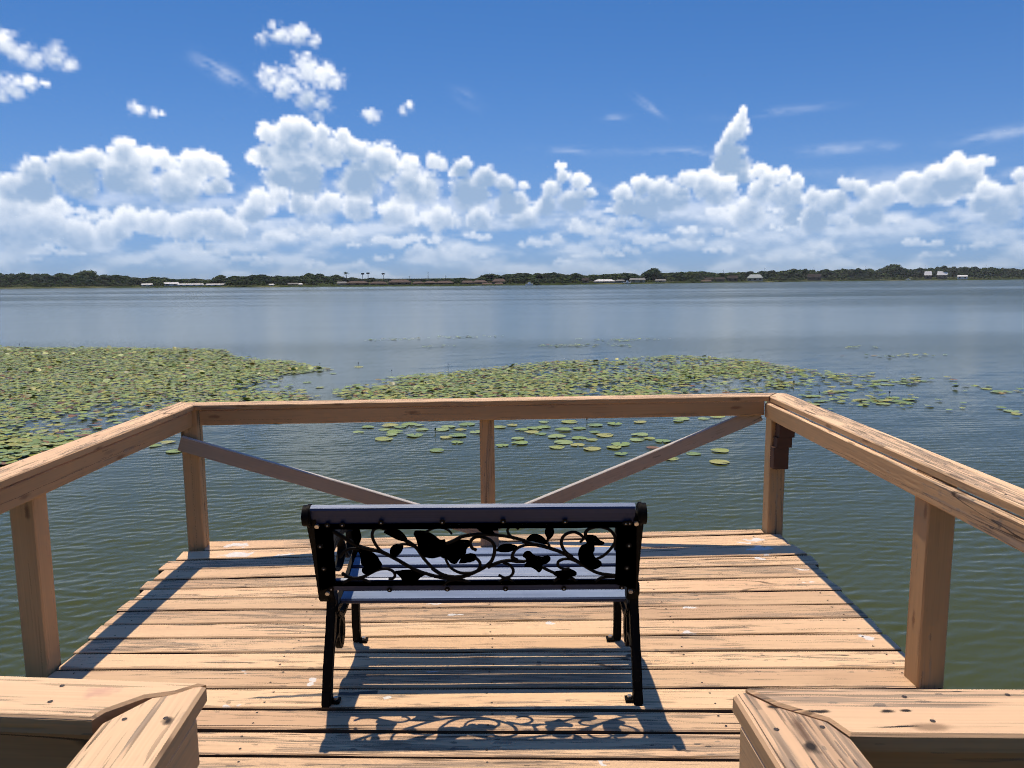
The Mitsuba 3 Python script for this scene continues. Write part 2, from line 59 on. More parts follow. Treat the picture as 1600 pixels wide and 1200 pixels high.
def clouds(d):
    rows, cols = d.shape[:2]
    el = np.degrees(np.arcsin(d[:, 0, 2]))
    r0 = int(np.argmax(el < 23)); d = d[r0:]; el = el[r0:]
    az = np.degrees(np.arctan2(d[..., 0], d[..., 1])); E = np.broadcast_to(el[:, None], az.shape)
    def nz(k, o, s): return meshkit.fbm(d * k, o, s) - 0.5
    wu, wv = 1.1 * nz(40, 4, 1), 1.1 * nz(40, 4, 3)
    dw = d + np.stack([nz(45, 4, 41), nz(45, 4, 42), nz(45, 4, 43)], -1) * 0.030
    N = 0.50 * worley(dw * 30, 7) + 0.28 * worley(dw * 72, 8) + 0.22 * worley(dw * 170, 9)     # cauliflower relief, about 0.2 to 0.8
    fine = nz(200, 3, 5); big = nz(14, 3, 6)
    def upshift(f, k):
        g = np.empty_like(f); g[k:] = f[:-k]; g[:k] = f[0]
        return g
    relief = np.clip((N - upshift(N, 5)) * 2.0 + (N - upshift(N, 2)) * 1.2, -1, 1)
    cov = np.zeros(az.shape); shd = np.zeros(az.shape)
    def over(a, s):
        nonlocal cov, shd
        shd = np.where(a > 0, (shd * cov * (1 - a) + s * a) / np.maximum(cov * (1 - a) + a, 1e-6), shd)
        cov = cov * (1 - a) + a
    # the sky pales towards the horizon; thin layers low over it
    over(0.80 * np.exp(-np.clip(E, 0, 90) / 6.0), np.full(az.shape, 0.95))
    n1 = meshkit.fbm(np.stack([d[..., 0] * 15, d[..., 1] * 15, E * 0.62], -1), 5, 11) + 0.10 * (N - 0.5)
    top = np.clip((7.5 - E) / 3.0, 0, 1)
    a = np.clip((n1 - 0.40) / 0.14, 0, 1) * top * 0.85
    over(a * 0.8, np.clip(0.50 - (n1 - upshift(n1, 3)) * 3.2 - relief * 0.22, 0.12, 0.85))
    # thin high streaks
    for (ca, ce, la, le, rot, amp) in WISPS:
        x, y = az - ca, E - ce
        u, v = x * math.cos(rot) + y * math.sin(rot), -x * math.sin(rot) + y * math.cos(rot)
        fl = meshkit.fbm(np.stack([u * 0.9 + ca, v * 4.0, v * 0 + ce], -1), 4, 31)
        over(np.exp(-(u / la) ** 2 - (v / le) ** 2) * np.clip((fl - 0.33) * 3.2, 0, 1) * amp, np.full(az.shape, 0.2))
    def heap(puffs, soft, amp, thick, wk, flat=1.5, top=0.98, tone=0.0, wisp=0.35):
        lo = min(p[1] - p[2] for p in puffs); hi = max(p[1] + p[2] for p in puffs)
        D = np.full(az.shape, -1.0)
        for (a0, e0, r) in puffs:
            R = r * 1.9 + 1.2
            ra, rb = np.searchsorted(-el, -(e0 + R)), np.searchsorted(-el, -(e0 - R))
            if rb <= ra: continue
            j0 = ((90 - a0) % 360) / 180 * 1024; w = int(R / 0.1758) + 2
            ix = np.ix_(np.arange(ra, rb), np.arange(int(j0) - w, int(j0) + w + 1) % cols)
            k = min(1, r * wk)
            x = (az[ix] - a0 + 180) % 360 - 180 + wu[ix] * k
            y = E[ix] - e0 + wv[ix] * k
            y = np.where(y < 0, y * flat, y)
            D[ix] = np.maximum(D[ix], 1 - np.sqrt(x * x + y * y) / r)
        t = np.clip((E - lo) / max(hi - lo, 0.1), 0, 1)
        rho = np.clip((D + amp * (N - 0.50) + wisp * fine * amp + 0.05) / (soft * (1 + 1.1 * (1 - t) ** 1.5)), 0, 1)
        rho = rho * rho * (3 - 2 * rho)
        tau = np.zeros(az.shape); s = rho
        for k in range(1, 15):
            s = upshift(s, 1)
            tau += s * np.clip(D + 0.35, 0.0, 1.0) * (1 - k / 15)
        lit = np.exp(-tau * thick) * 1.02 + 0.04 + relief * 0.20 + big * 1.0 + fine * 0.16 - 0.38 * (1 - t) ** 1.5
        over(rho * top, np.clip(1 - lit + tone, 0, 1))
    order = ['A2', 'B2', 'A', 'B', 'C', 'T', 'D', 'E', 'F', 'G', 'H', 'S1', 'S2', 'S3', 'S4', 'S5', 'S6', 'S7']
    g = np.random.default_rng(17)
    for (e0, e1, n, r0_, r1_, tone) in ((0.9, 2.2, 120, 0.22, 0.42, 0.16), (1.8, 3.6, 110, 0.32, 0.62, 0.08), (3.0, 5.0, 80, 0.4, 0.8, 0.02)):
        low = []
        for _ in range(n):
            a0, e, r = g.uniform(-180, 180), g.uniform(e0, e1), g.uniform(r0_, r1_)
            for j in range(int(g.integers(3, 8))): low.append((a0 + j * r * 1.1, e + g.uniform(-.25, .45) * r, r * g.uniform(.6, 1.2)))
        heap(low, 0.42, 0.95, 0.20, 1.2, 1.9, 0.80, tone)
    for turn, flip in ((68, -1), (136, 1), (204, -1), (272, 1), (0, 1)):
        for name in order:
            if turn and name == 'T': continue
            p = [(a * flip + turn, e, r) for a, e, r in HEAPS[name]]
            if turn in (68, 272): p = [q for q in p if not -40 < ((q[0] + 180) % 360 - 180) < 44]
            if not p: continue
            if name == 'T': p = [(a, e, r * 1.3) for a, e, r in p]
            if name[0] == 'S': heap([(a, e, r * 1.4) for a, e, r in p], 0.70, 0.85, 0.18, 2.2, 1.3, 0.95, 0.0, 1.1)
            else: heap(p, 0.28, 0.85, 0.30, 1.2)
    hz = np.clip((7.5 - E) / 7.5, 0, 1)                  # distance pales the low clouds
    shd = shd * (1 - 0.65 * hz) + 0.90 * 0.65 * hz
    cov = cov * (1 - 0.25 * hz)
    full_c, full_s = np.zeros((rows, cols)), np.zeros((rows, cols))
    full_c[r0:], full_s[r0:] = cov, shd
    return full_c, full_s

scene['sky'] = mikit.sky(SUN, turbidity=3.0, clouds=clouds, cloud_lit=CLOUD_LIT, cloud_dark=CLOUD_DARK, sky_tint=SKY_TINT, ground=(0.06, 0.075, 0.07))

# ---------------------------------------------------------------- helpers
def numbered(key):
    if key not in scene and key not in labels and key not in USED: USED.add(key); return key
    k = 1
    while f'{key}_{k:03d}' in USED or f'{key}_{k:03d}' in scene: k += 1
    USED.add(f'{key}_{k:03d}')
    return f'{key}_{k:03d}'
USED = set()
def thing(name, label, cat, group=None):
    key = numbered(name)
    labels[key] = {'label': label, 'category': cat}
    if group: labels[key]['group'] = group
    return key
def put(shape, name, parent=None, label=None, kind=None, **more):
    key = numbered(f'{parent}__{name}' if parent else name)
    scene[key] = {**shape, **more}
    if label or kind:
        labels[key] = {}
        if label: labels[key]['label'] = label
        if kind: labels[key]['kind'] = kind
    return key
def mat(key, d): scene[key] = d; return key
def rgb(*c): return {'type': 'rgb', 'value': list(c)}
def diffuse(key, c): return mat(key, {'type': 'twosided', 'bsdf': {'type': 'diffuse', 'reflectance': rgb(*c)}})
def cat_(ms): return trimesh.util.concatenate(ms)

def board_data(p0, p1, across, w0, t, w1=None, ch=0.004, seed=0, n=None, warp=0.0015, skew0=0.0, skew1=0.0):
    """A sawn board from p0 to p1 (centre of its section), 'across' its width direction; returns vertices, faces, uv in metres. u runs along the grain."""
    p0, p1 = np.array(p0, float), np.array(p1, float)
    w1 = w0 if w1 is None else w1
    ax = p1 - p0; L = np.linalg.norm(ax); ax /= L
    ac = np.array(across, float); ac -= ax * (ac @ ax); ac /= np.linalg.norm(ac)
    nm = np.cross(ax, ac)
    n = n or max(4, int(L / 0.16))
    f = np.linspace(0, 1, n + 1)
    def ring(w):
        a, b = w / 2, t / 2
        return [(-a + ch, b), (a - ch, b), (a, b - ch), (a, -b + ch), (a - ch, -b), (-a + ch, -b), (-a, -b + ch), (-a, b - ch)]
    r = np.random.default_rng(seed)
    ph = r.uniform(0, 50, 4)
    V, F, UV = [], [], []
    pts = np.zeros((n + 1, 8, 3))
    for i, s in enumerate(f):
        sec = ring(w0 + (w1 - w0) * s)
        q = meshkit.noise(np.array([[s * L * 2.5 + ph[0], k * 0.7 + ph[1], 0] for k in range(8)])) - 0.5
        q2 = meshkit.noise(np.array([[s * L * 6 + ph[2], k * 3.1 + ph[3], 0] for k in range(8)])) - 0.5
        for k, (a, b) in enumerate(sec):
            sk = (skew0 if i == 0 else skew1 if i == n else 0) * a
            pts[i, k] = p0 + ax * (L * s + sk) + ac * (a + (q[k] * 0.6 + q2[k]) * warp * 1.6) + nm * (b + q[k] * warp)
    per = [0]
    for k in range(8):
        a, b = ring(w0)[k], ring(w0)[(k + 1) % 8]
        per.append(per[-1] + math.hypot(a[0] - b[0], a[1] - b[1]))
    u0 = 50.0 * (seed % 300) + r.uniform(5, 40); v0 = r.uniform(0, 20)
    c = 0
    for k in range(8):
        k2 = (k + 1) % 8
        vv = np.empty((2 * (n + 1), 3)); uv = np.empty((2 * (n + 1), 2))
        vv[0::2], vv[1::2] = pts[:, k], pts[:, k2]
        uv[0::2, 0] = uv[1::2, 0] = u0 + f * L * 0.999
        uv[0::2, 1], uv[1::2, 1] = v0 + per[k], v0 + per[k + 1]
        i = np.arange(n) * 2 + c
        F.append(np.stack([i, i + 1, i + 3], 1)); F.append(np.stack([i, i + 3, i + 2], 1))
        V.append(vv); UV.append(uv); c += len(vv)
    for end, e in ((0, pts[0]), (1, pts[n])):
        m = e.mean(0); vv = np.vstack([e, m])
        uv = np.stack([u0 + ((vv - m) @ nm) * 0.35 + (0 if end == 0 else L), v0 + ((vv - m) @ ac) * 1.0], 1)
        k = np.arange(8); tri = np.stack([k, (k + 1) % 8, np.full(8, 8)], 1)
        F.append((tri[:, ::-1] if end == 1 else tri) + c); V.append(vv); UV.append(uv); c += 9
    V, F, UV = np.vstack(V), np.vstack(F), np.vstack(UV)
    if np.einsum('ij,ij->i', V[F[:, 0]] - V.mean(0), np.cross(V[F[:, 1]] - V[F[:, 0]], V[F[:, 2]] - V[F[:, 0]])).sum() < 0: F = F[:, ::-1]
    return V, F, UV
def board(p0, p1, across, w, t, bsdf, **k):
    V, F, UV = board_data(p0, p1, across, w, t, **k)
    return ply((V, F), bsdf, uv=UV)
def boards(list_, bsdf):
    V, F, U, c = [], [], [], 0
    for a, k in list_:
        v, f, u = board_data(*a, **k); V.append(v); F.append(f + c); U.append(u); c += len(v)
    return ply((np.vstack(V), np.vstack(F)), bsdf, uv=np.vstack(U))
def prism_uv(poly, z0, z1, ch=0.004, grain=(1, 0), seed=1):
    """A flat board cut to an outline (top view), with eased edges and uv along its grain."""
    P = sg.Polygon(poly); P = sg.polygon.orient(P)
    o = np.array(P.exterior.coords)[:-1]
    inn = np.array(sg.polygon.orient(P.buffer(-ch, join_style=2)).exterior.coords)[:-1]
    inn = np.array([inn[np.argmin(((inn - q) ** 2).sum(1))] for q in o])
    g = np.array(grain, float); g /= np.linalg.norm(g); h = np.array([-g[1], g[0]])
    u0 = 50.0 * (seed % 300) + 17.3
    V, F, U, c = [], [], [], 0
    def add(vs, fs, us):
        nonlocal c
        V.append(np.array(vs, float)); F.append(np.array(fs) + c); U.append(np.array(us, float)); c += len(vs)
    for loop, z, up in ((inn, z1, True), (o, z0, False)):
        v2, f2 = trimesh.creation.triangulate_polygon(sg.Polygon(loop), engine='earcut')
        nz = np.cross(v2[f2[:, 1]] - v2[f2[:, 0]], v2[f2[:, 2]] - v2[f2[:, 0]])
        f2 = np.where((nz > 0)[:, None] == up, f2, f2[:, ::-1])
        add(np.c_[v2, np.full(len(v2), z)], f2, np.c_[u0 + v2 @ g, 3 + v2 @ h])
    n = len(o)
    for k in range(n):
        k2 = (k + 1) % n
        for (a, za, b, zb, dv) in ((o, z0, o, z1 - ch, 0.2), (o, z1 - ch, inn, z1, 0.0)):
            vs = [(*a[k], za), (*a[k2], za), (*b[k2], zb), (*b[k], zb)]
            add(vs, [[0, 1, 2], [0, 2, 3]], [(u0 + np.dot(p[:2], g), 3 + np.dot(p[:2], h) + dv + p[2]) for p in vs])
    return (np.vstack(V), np.vstack(F)), np.vstack(U)

def polar(az, r, z=0.0):
    a = math.radians(az)
    return np.array([r * math.sin(a), r * math.cos(a), z])

# ---------------------------------------------------------------- materials
def wood_pattern(uv, n, wear, paint, paint2, bare, bare2, lit_top=None):
    u, v = uv.x, uv.y
    b = dr.floor(u / 50.0)
    r1, r2, r3 = cell_rand(b, 3), cell_rand(b, 5), cell_rand(b, 8)
    wob = v + 0.007 * noise(u * 2.6, b) + 0.002 * noise(u * 14.0, b)
    fibre = noise(u * 9.0, wob * 260, b)
    streak = fbm(u * 4.6, wob * 85, b)
    patch = fbm(u * 1.3, wob * 12, b + 7)
    top = smoothstep(0.5, 0.9, n.z)
    k = streak * 0.40 + patch * 0.60 + (r1 - 0.5) * 0.09
    lim = wear + 0.08 * (1 - top) - 0.05 * top
    chip = smoothstep(lim - 0.01, lim + 0.05, k) * (0.30 + 0.70 * smoothstep(0.30, 0.62, fibre))
    fleck = smoothstep(0.83, 0.89, noise(u * 26.0, wob * 125, b + 11)) * smoothstep(0.40, 0.62, patch + 0.10 * top - 0.08)
    hair = smoothstep(0.70, 0.82, noise(u * 6.5, wob * 210, b + 13)) * smoothstep(0.44, 0.62, fbm(u * 1.8, wob * 24, b + 15)) * (0.25 + 0.75 * top)
    crack = smoothstep(0.86, 0.91, noise(u * 3.6, wob * 120, b + 3)) * smoothstep(0.44, 0.60, fbm(u * 1.2, wob * 16, b + 9)) * (0.3 + 0.7 * top)
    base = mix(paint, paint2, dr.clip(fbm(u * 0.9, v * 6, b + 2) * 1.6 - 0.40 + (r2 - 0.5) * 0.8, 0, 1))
    if lit_top is not None: base = mix(base, mix(lit_top[0], lit_top[1], dr.clip(fbm(u * 1.1, v * 7, b + 2) * 1.6 - 0.40 + (r2 - 0.5) * 0.9, 0, 1)), top)     # tops painted paler than sides, sunlit contrast put into the colour
    base = base * (0.94 + 0.10 * noise(u * 5.0, wob * 330, b + 4)) * (0.84 + 0.25 * r3)
    bw = mix(bare, bare2, dr.clip(noise(u * 7, wob * 230, b + 5) * 1.5 - 0.35, 0, 1))
    col = mix(base, bw, dr.clip(chip * 0.74 + fleck * 0.60, 0, 1))
    col = mix(col, (0.075, 0.048, 0.032), dr.clip(hair * 0.42, 0, 1))
    col = mix(col, (0.030, 0.021, 0.016), crack * 0.75)
    split = smoothstep(0.020, 0.006, dr.abs(noise(u * 0.9, wob * 26, b + 21) - 0.5)) * smoothstep(0.60, 0.72, noise(u * 1.1, v * 3, b + 22))     # long drying splits
    col = mix(col, (0.035, 0.022, 0.015), split * 0.8)
    return col, chip, crack, fibre
PAINT, PAINT2 = (0.48, 0.300, 0.150), (0.37, 0.225, 0.110)  # side tones, darkened to put shade into the upright faces
LIT_TOP = ((0.80, 0.555, 0.335), (0.69, 0.455, 0.275))  # paler tones for upward faces, standing in for sunlight
BARE, BARE2 = (0.30, 0.235, 0.175), (0.070, 0.054, 0.042)
def deck_color(p, n, uv):
    col, chip, crack, g = wood_pattern(uv, n, 0.590, PAINT, PAINT2, BARE, BARE2, LIT_TOP)
    wx, wy = p.x + 0.05 * (noise(p.x * 30, p.y * 30) - 0.5), p.y + 0.05 * (noise(p.x * 30, p.y * 30, 4.0) - 0.5)
    drop = mi.Float(0)
    for (x, y, rx, ry) in SPOTS:
        drop = dr.maximum(drop, 1 - dr.sqrt(dr.square((wx - x) / rx) + dr.square((wy - y) / ry)))
    drop = smoothstep(0.02, 0.22, drop - 0.30 * noise(p.x * 28, p.y * 45) - 0.28 * noise(p.x * 80, p.y * 150)) * smoothstep(0.5, 0.9, n.z)
    a, b, c = GOUGE
    s = dr.clip((p.x - a[0]) / (c[0] - a[0]), 0, 1)
    d = dr.abs(p.y - (a[1] + (c[1] - a[1]) * s) - 0.006 * noise(p.x * 25)) - 0.013 * (0.45 + 0.55 * s) * smoothstep(0.0, 0.12, s)
    scar = smoothstep(0.003, -0.003, d) * smoothstep(a[0] - 0.004, a[0] + 0.004, p.x) * smoothstep(c[0] + 0.004, c[0] - 0.004, p.x) * smoothstep(0.5, 0.9, n.z)
    col = mix(col, mix((0.16, 0.15, 0.14), (0.07, 0.065, 0.06), noise(uv.x * 8, uv.y * 250)), scar)
    col = mix(col, (0.74, 0.73, 0.70), drop * 0.9)
    return mix(col, (0.045, 0.030, 0.022), (1 - smoothstep(0.2, 0.6, n.z)) * 0.8)          # plank edges coloured dark to deepen the shade in the gaps
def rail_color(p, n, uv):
    col = wood_pattern(uv, n, 0.580, PAINT, PAINT2, BARE, BARE2, LIT_TOP)[0]
    d, _, w = voronoi(uv.x * 2.6, uv.y * 9.0)              # knots bleeding through the paint
    knot = smoothstep(0.16, 0.05, d + 0.05 * noise(uv.x * 60, uv.y * 60)) * smoothstep(0.62, 0.66, w)
    col = mix(col, (0.10, 0.045, 0.022), knot * 0.6)
    top = smoothstep(0.5, 0.9, n.z)
    def blot(x, y, rx, ry, soft):
        return smoothstep(0.0, soft, 1 - dr.sqrt(dr.square((p.x - x) / rx) + dr.square((p.y - y) / ry)) - 0.5 * noise(p.x * 90, p.y * 90)) * top
    col = mix(col, (0.52, 0.20, 0.20), blot(-0.675, 1.297, 0.05, 0.035, 0.6) * 0.35)           # old pink stain on the left corner
    rot = mi.Float(0)
    for (x, y, rx, ry) in ((0.541, 1.168, 0.040, 0.010), (0.490, 1.186, 0.022, 0.008), (0.664, 1.118, 0.055, 0.006), (0.665, 1.163, 0.018, 0.010), (0.70, 1.162, 0.014, 0.008), (0.50, 1.070, 0.016, 0.03), (-0.52, 1.20, 0.012, 0.02)):
        rot = dr.maximum(rot, blot(x, y, rx * 1.2, ry * 0.9, 0.5))
    return mix(col, (0.03, 0.022, 0.017), rot)
def grey_color(p, n, uv): return mix(wood_pattern(uv, n, 0.60, (0.33, 0.265, 0.210), (0.24, 0.195, 0.155), (0.14, 0.12, 0.11), (0.08, 0.07, 0.06))[0], (0.56, 0.54, 0.51), smoothstep(0.4, 0.8, n.z) * 0.85)   # sunlight on the top edges painted in as a pale tone
def wood_bump(p, n, uv):
    u, v = uv.x, uv.y
    b = dr.floor(u / 50.0)
    wob = v + 0.007 * noise(u * 2.6, b) + 0.002 * noise(u * 14.0, b)
    k = fbm(u * 4.6, wob * 85, b) * 0.40 + fbm(u * 1.3, wob * 12, b + 7) * 0.60
    return 0.45 * noise(u * 9.0, wob * 260, b) - 1.6 * smoothstep(0.86, 0.91, noise(u * 3.6, wob * 120, b + 3)) - 0.8 * smoothstep(0.52, 0.60, k)
def wood(key, fn, rough=0.72):
    return mat(key, {'type': 'bumpmap', 'arbitrary': {**proc(wood_bump, 8e-4)}, 'scale': 0.0009,
                     'bsdf': {'type': 'principled', 'base_color': proc(fn), 'roughness': rough, 'specular': 0.28}})
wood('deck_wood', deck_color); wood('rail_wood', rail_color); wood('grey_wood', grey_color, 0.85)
mat('dark_wood', {'type': 'principled', 'base_color': rgb(0.085, 0.040, 0.024), 'roughness': 0.7, 'specular': 0.3})
mat('under_wood', {'type': 'principled', 'base_color': rgb(0.16, 0.115, 0.08), 'roughness': 0.85, 'specular': 0.2})
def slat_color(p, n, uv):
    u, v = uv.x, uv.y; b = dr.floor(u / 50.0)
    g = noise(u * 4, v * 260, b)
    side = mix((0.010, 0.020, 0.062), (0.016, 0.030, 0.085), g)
    fade = smoothstep(0.5, 0.85, n.z) * (0.65 + 0.5 * fbm(u * 3, v * 40, b))               # bright sky sheen on the tops painted into the colour
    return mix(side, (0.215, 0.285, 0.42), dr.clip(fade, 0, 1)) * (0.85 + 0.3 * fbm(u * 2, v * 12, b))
def slat_bump(p, n, uv): return noise(uv.x * 4.0, uv.y * 260, dr.floor(uv.x / 50.0))
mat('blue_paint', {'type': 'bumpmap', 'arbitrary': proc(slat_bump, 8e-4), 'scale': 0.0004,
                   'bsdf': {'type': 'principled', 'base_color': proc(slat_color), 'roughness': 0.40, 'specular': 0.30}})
mat('black_iron', {'type': 'principled', 'base_color': rgb(0.0032, 0.003, 0.003), 'roughness': 0.55, 'specular': 0.08})
mat('steel', {'type': 'principled', 'base_color': rgb(0.50, 0.47, 0.42), 'roughness': 0.35, 'metallic': 0.9})
mat('nail', {'type': 'principled', 'base_color': rgb(0.05, 0.035, 0.028), 'roughness': 0.6})

# ---------------------------------------------------------------- the lake
WATER = -0.70
def shore(az):
    a = abs(((az + 180) % 360) - 180) if False else ((az + 180) % 360) - 180
    xs = [-180, -150, -110, -60] + [s[0] for s in SHORE] + [60, 110, 150, 180]
    ys = [20, 26, 150, 820] + [s[1] for s in SHORE] + [1150, 170, 26, 20]
    return float(np.interp(a, xs, ys)) + (14 * math.sin(a * 0.9) + 6 * math.sin(a * 2.7 + 1)) * (1 if abs(a) < 80 else 0.08)
def wave_height(x, y):
    g = np.random.default_rng(12)
    r = np.hypot(x, y)
    h = np.zeros_like(x)
    P = np.stack([x * 0.045, y * 0.11, x * 0], -1)
    calm = meshkit.fbm(P, 3, 3) - 0.012 * np.clip(14 - r, 0, 14) + 0.20 * np.clip((r - 17) / 12, 0, 1) * np.clip((22 - x) / 16, 0, 1) + 0.10 * np.clip((-x - 1) / 14, 0, 1) - 0.14 * np.clip((x - 3) / 10, 0, 1)
    amp = np.clip((0.62 - calm) / 0.22, 0.03, 1)
    gust = 0.65 + 0.7 * meshkit.fbm(np.stack([x * 0.35, y * 0.6, x * 0 + 5], -1), 3, 9)
    for k in range(54):
        lam = 0.050 * (1.032 ** k) if k < 44 else 0.30 * (1.20 ** (k - 44))
        th = g.normal(-0.38, 0.55); ph = g.uniform(0, 6.283)
        K = 2 * math.pi / lam
        slope = 0.020 if k < 44 else 0.007
        res = np.where(r < 34, np.maximum(r * 0.0023, 0.0175), r * 0.016)
        fade = np.clip((lam / res - 2.4) / 2.4, 0, 1)
        h += fade * slope / K * np.sin(K * (x * math.sin(th) + y * math.cos(th)) + ph + 1.5 * math.sin(k) * np.sin(x * 0.13 * (1 + k % 3) + y * 0.17 + k))
    return h * amp * gust
def build_lake():
    az = np.concatenate([np.linspace(-180, -46, 40)[:-1], np.linspace(-46, 46, 740), np.linspace(46, 180, 40)[1:]])
    rr = [0.6, 2.0, 3.2]
    while rr[-1] < 34: rr.append(rr[-1] + max(0.0175, rr[-1] * 0.0023))
    while rr[-1] < 1500: rr.append(rr[-1] * 1.016)
    rr = np.array(rr)
    A, R = np.meshgrid(np.radians(az), rr, indexing='ij')
    x, y = R * np.sin(A), R * np.cos(A)
    z = WATER + np.where(np.abs(A) < 0.80, wave_height(x, y), 0)
    na, nr = A.shape
    i, j = np.meshgrid(np.arange(na - 1), np.arange(nr - 1), indexing='ij')
    q = np.stack([i * nr + j, i * nr + j + 1, (i + 1) * nr + j + 1, (i + 1) * nr + j], -1).reshape(-1, 4)[:, ::-1]
    V = np.stack([x, y, z], -1).reshape(-1, 3)
    q = np.vstack([q[:, [0, 1, 2]], q[:, [0, 2, 3]]])
    c = np.cross(V[q[:1, 1]] - V[q[:1, 0]], V[q[:1, 2]] - V[q[:1, 0]])
    if c[0, 2] < 0: q = q[:, ::-1]
    return V, q
def water_body(p, n, uv):
    return mix(WATER_A, WATER_B, fbm(p.x * 0.25, p.y * 0.25))
def ruffle(p, n, uv):
    """0 on slick water, 1 where the wind ruffles it: streaks and patches, more of it far out and to the right."""
    r = dr.sqrt(p.x * p.x + p.y * p.y)
    f = fbm(p.x * 0.0045 + 3.0, p.y * 0.016, 0.0, 4)
    g = fbm(p.x * 0.02, p.y * 0.11, 5.0, 3)
    d = dr.log(dr.maximum(r, 5.0) / 70.0)
    w = 0.50 + 1.5 * (f - 0.5) + 0.6 * (g - 0.5) + 0.22 * dr.clip(d, -1.2, 1.6) + 0.0018 * dr.clip(p.x, -60, 60)
    return dr.clip(smoothstep(0.30, 0.80, w), 0.05, 1.0) * smoothstep(8, 40, r)
def sheen(alpha): return {'type': 'roughplastic', 'distribution': 'ggx', 'alpha': alpha, 'int_ior': 1.333, 'diffuse_reflectance': proc(water_body)}
mat('water', {'type': 'blendbsdf', 'weight': proc(ruffle), 'a': sheen(0.024), 'b': sheen(0.10)})
put(ply(build_lake(), 'water', smooth=True), 'lake', kind='structure')

# ---------------------------------------------------------------- far ground
def ground_z(d): return float(np.interp(d, [-3, 0, 6, 40, 120, 400, 1200, 4000], [-1.4, -0.72, 0.05, 0.5, 1.2, 3.5, 7.0, 12.0]))
def build_land():
    az = np.linspace(-180, 180, 721); dd = [-3, 0, 2, 6, 15, 40, 80, 120, 250, 400, 800, 1200, 2500, 4000]
    V = []
    for a in az:
        s = shore(a) + (3 * math.sin(a * 7) + 2 * math.sin(a * 17)) * (1 if abs(a) < 80 else 0.2)
        for k, q in enumerate(dd): V.append(polar(a, s + q, ground_z(q)))
    n = len(dd); F = []
    for i in range(len(az) - 1):
        for j in range(n - 1):
            a, b, c, e = i * n + j, i * n + j + 1, (i + 1) * n + j + 1, (i + 1) * n + j
            F += [(a, c, b), (a, e, c)]
    V, F = np.array(V), np.array(F)
    if np.cross(V[F[0, 1]] - V[F[0, 0]], V[F[0, 2]] - V[F[0, 0]])[2] < 0: F = F[:, ::-1]
    return V, F
def land_color(p, n, uv):
    return mix((0.040, 0.058, 0.020), (0.13, 0.135, 0.065), smoothstep(0.50, 0.75, fbm(p.x * 0.03, p.y * 0.03)))
mat('grass', {'type': 'twosided', 'bsdf': {'type': 'diffuse', 'reflectance': proc(land_color)}})
put(ply(build_land(), 'grass', smooth=True), 'far_shore', kind='structure')

# ---------------------------------------------------------------- the dock
dock = thing('dock', 'worn peach painted plank dock that carries the iron bench', 'dock')
LINES = [(4.749, 0.0027), (4.602, 0.0252), (4.426, 0.0116), (4.261, 0.0011), (4.105, -0.0011), (3.948, -0.0158), (3.794, -0.0276), (3.637, -0.0368), (3.481, -0.0382),
         (3.326, -0.0438), (3.176, -0.0491), (3.026, -0.0548), (2.873, -0.0580), (2.721, -0.0645), (2.574, -0.0646), (2.422, -0.0690)]
while LINES[-1][0] > 0.55: LINES.append((LINES[-1][0] - 0.1515, -0.07))
rg = np.random.default_rng(4)
RIGHT_ENDS = [1.80, 1.885, 1.90, 1.915, 1.875, 1.862, 1.85, 1.842, 1.832, 1.825, 1.815, 1.805, 1.79, 1.785]
LEFT_ENDS = [-1.70, -1.80, -1.835, -1.80, -1.825, -1.792, -1.81, -1.80, -1.808, -1.795, -1.79, -1.80, -1.79, -1.795]
nails = []
for i in range(len(LINES) - 1):
    (ya, sa), (yb, sb) = LINES[i], LINES[i + 1]
    xl = LEFT_ENDS[i] if i < len(LEFT_ENDS) else -1.80 + rg.uniform(-.02, .02)
    xr = RIGHT_ENDS[i] if i < len(RIGHT_ENDS) else 1.79 + rg.uniform(-.02, .02)
    if yb < 1.05: xl, xr = -0.66, 0.60
    gap = rg.uniform(0.012, 0.020) + (0.012 if i in (0, 13) else 0)
    drop = rg.uniform(-0.002, 0.002)
    def mid(x): return (ya + sa * x + yb + sb * x) / 2 + gap * 0
    def wid(x): return ya + sa * x - yb - sb * x - gap
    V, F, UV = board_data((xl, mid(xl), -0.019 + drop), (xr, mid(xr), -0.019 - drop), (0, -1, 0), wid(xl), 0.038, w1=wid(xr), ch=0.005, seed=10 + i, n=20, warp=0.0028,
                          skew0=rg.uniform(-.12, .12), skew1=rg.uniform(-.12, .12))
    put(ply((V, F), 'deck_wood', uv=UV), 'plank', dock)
    for jx in (-1.70, -0.85, 0.02, 0.88, 1.72):
        if xl + .05 < jx < xr - .03:
            for s in (-0.3, 0.3):
                x = jx + rg.uniform(-.02, .02)
                nails.append((x, mid(x) + s * wid(x) + rg.uniform(-.008, .008), 0.0012))
def discs(pts, r, seg=7):
    V, F = [], []
    for x, y, z in pts:
        c = len(V); V.append((x, y, z + .0006))
        V += [(x + r * math.cos(t), y + r * math.sin(t), z) for t in np.arange(seg) * 2 * math.pi / seg]
        F += [(c, c + 1 + k, c + 1 + (k + 1) % seg) for k in range(seg)]
    return np.array(V), np.array(F)
put(ply(discs(nails, 0.0048), 'nail'), 'nail_heads', dock, kind='stuff')
for k, jx in enumerate((-1.70, -0.85, 0.02, 0.88, 1.72)):
    put(board((jx, 1.06, -0.115), (jx + .03, 4.60, -0.115), (0, 0, 1), 0.14, 0.038, 'under_wood', seed=60 + k), 'joist', dock)
for k, (jx, jy) in enumerate(((-1.45, 4.35), (0.05, 4.35), (1.5, 4.35), (-1.45, 1.6), (0.05, 1.6), (1.5, 1.6))):
    m = trimesh.creation.cylinder(0.10, 2.2, sections=16); m.apply_translation((jx, jy, -0.19 - 1.1))
    put(ply(m, 'under_wood', smooth=40), 'piling', dock)

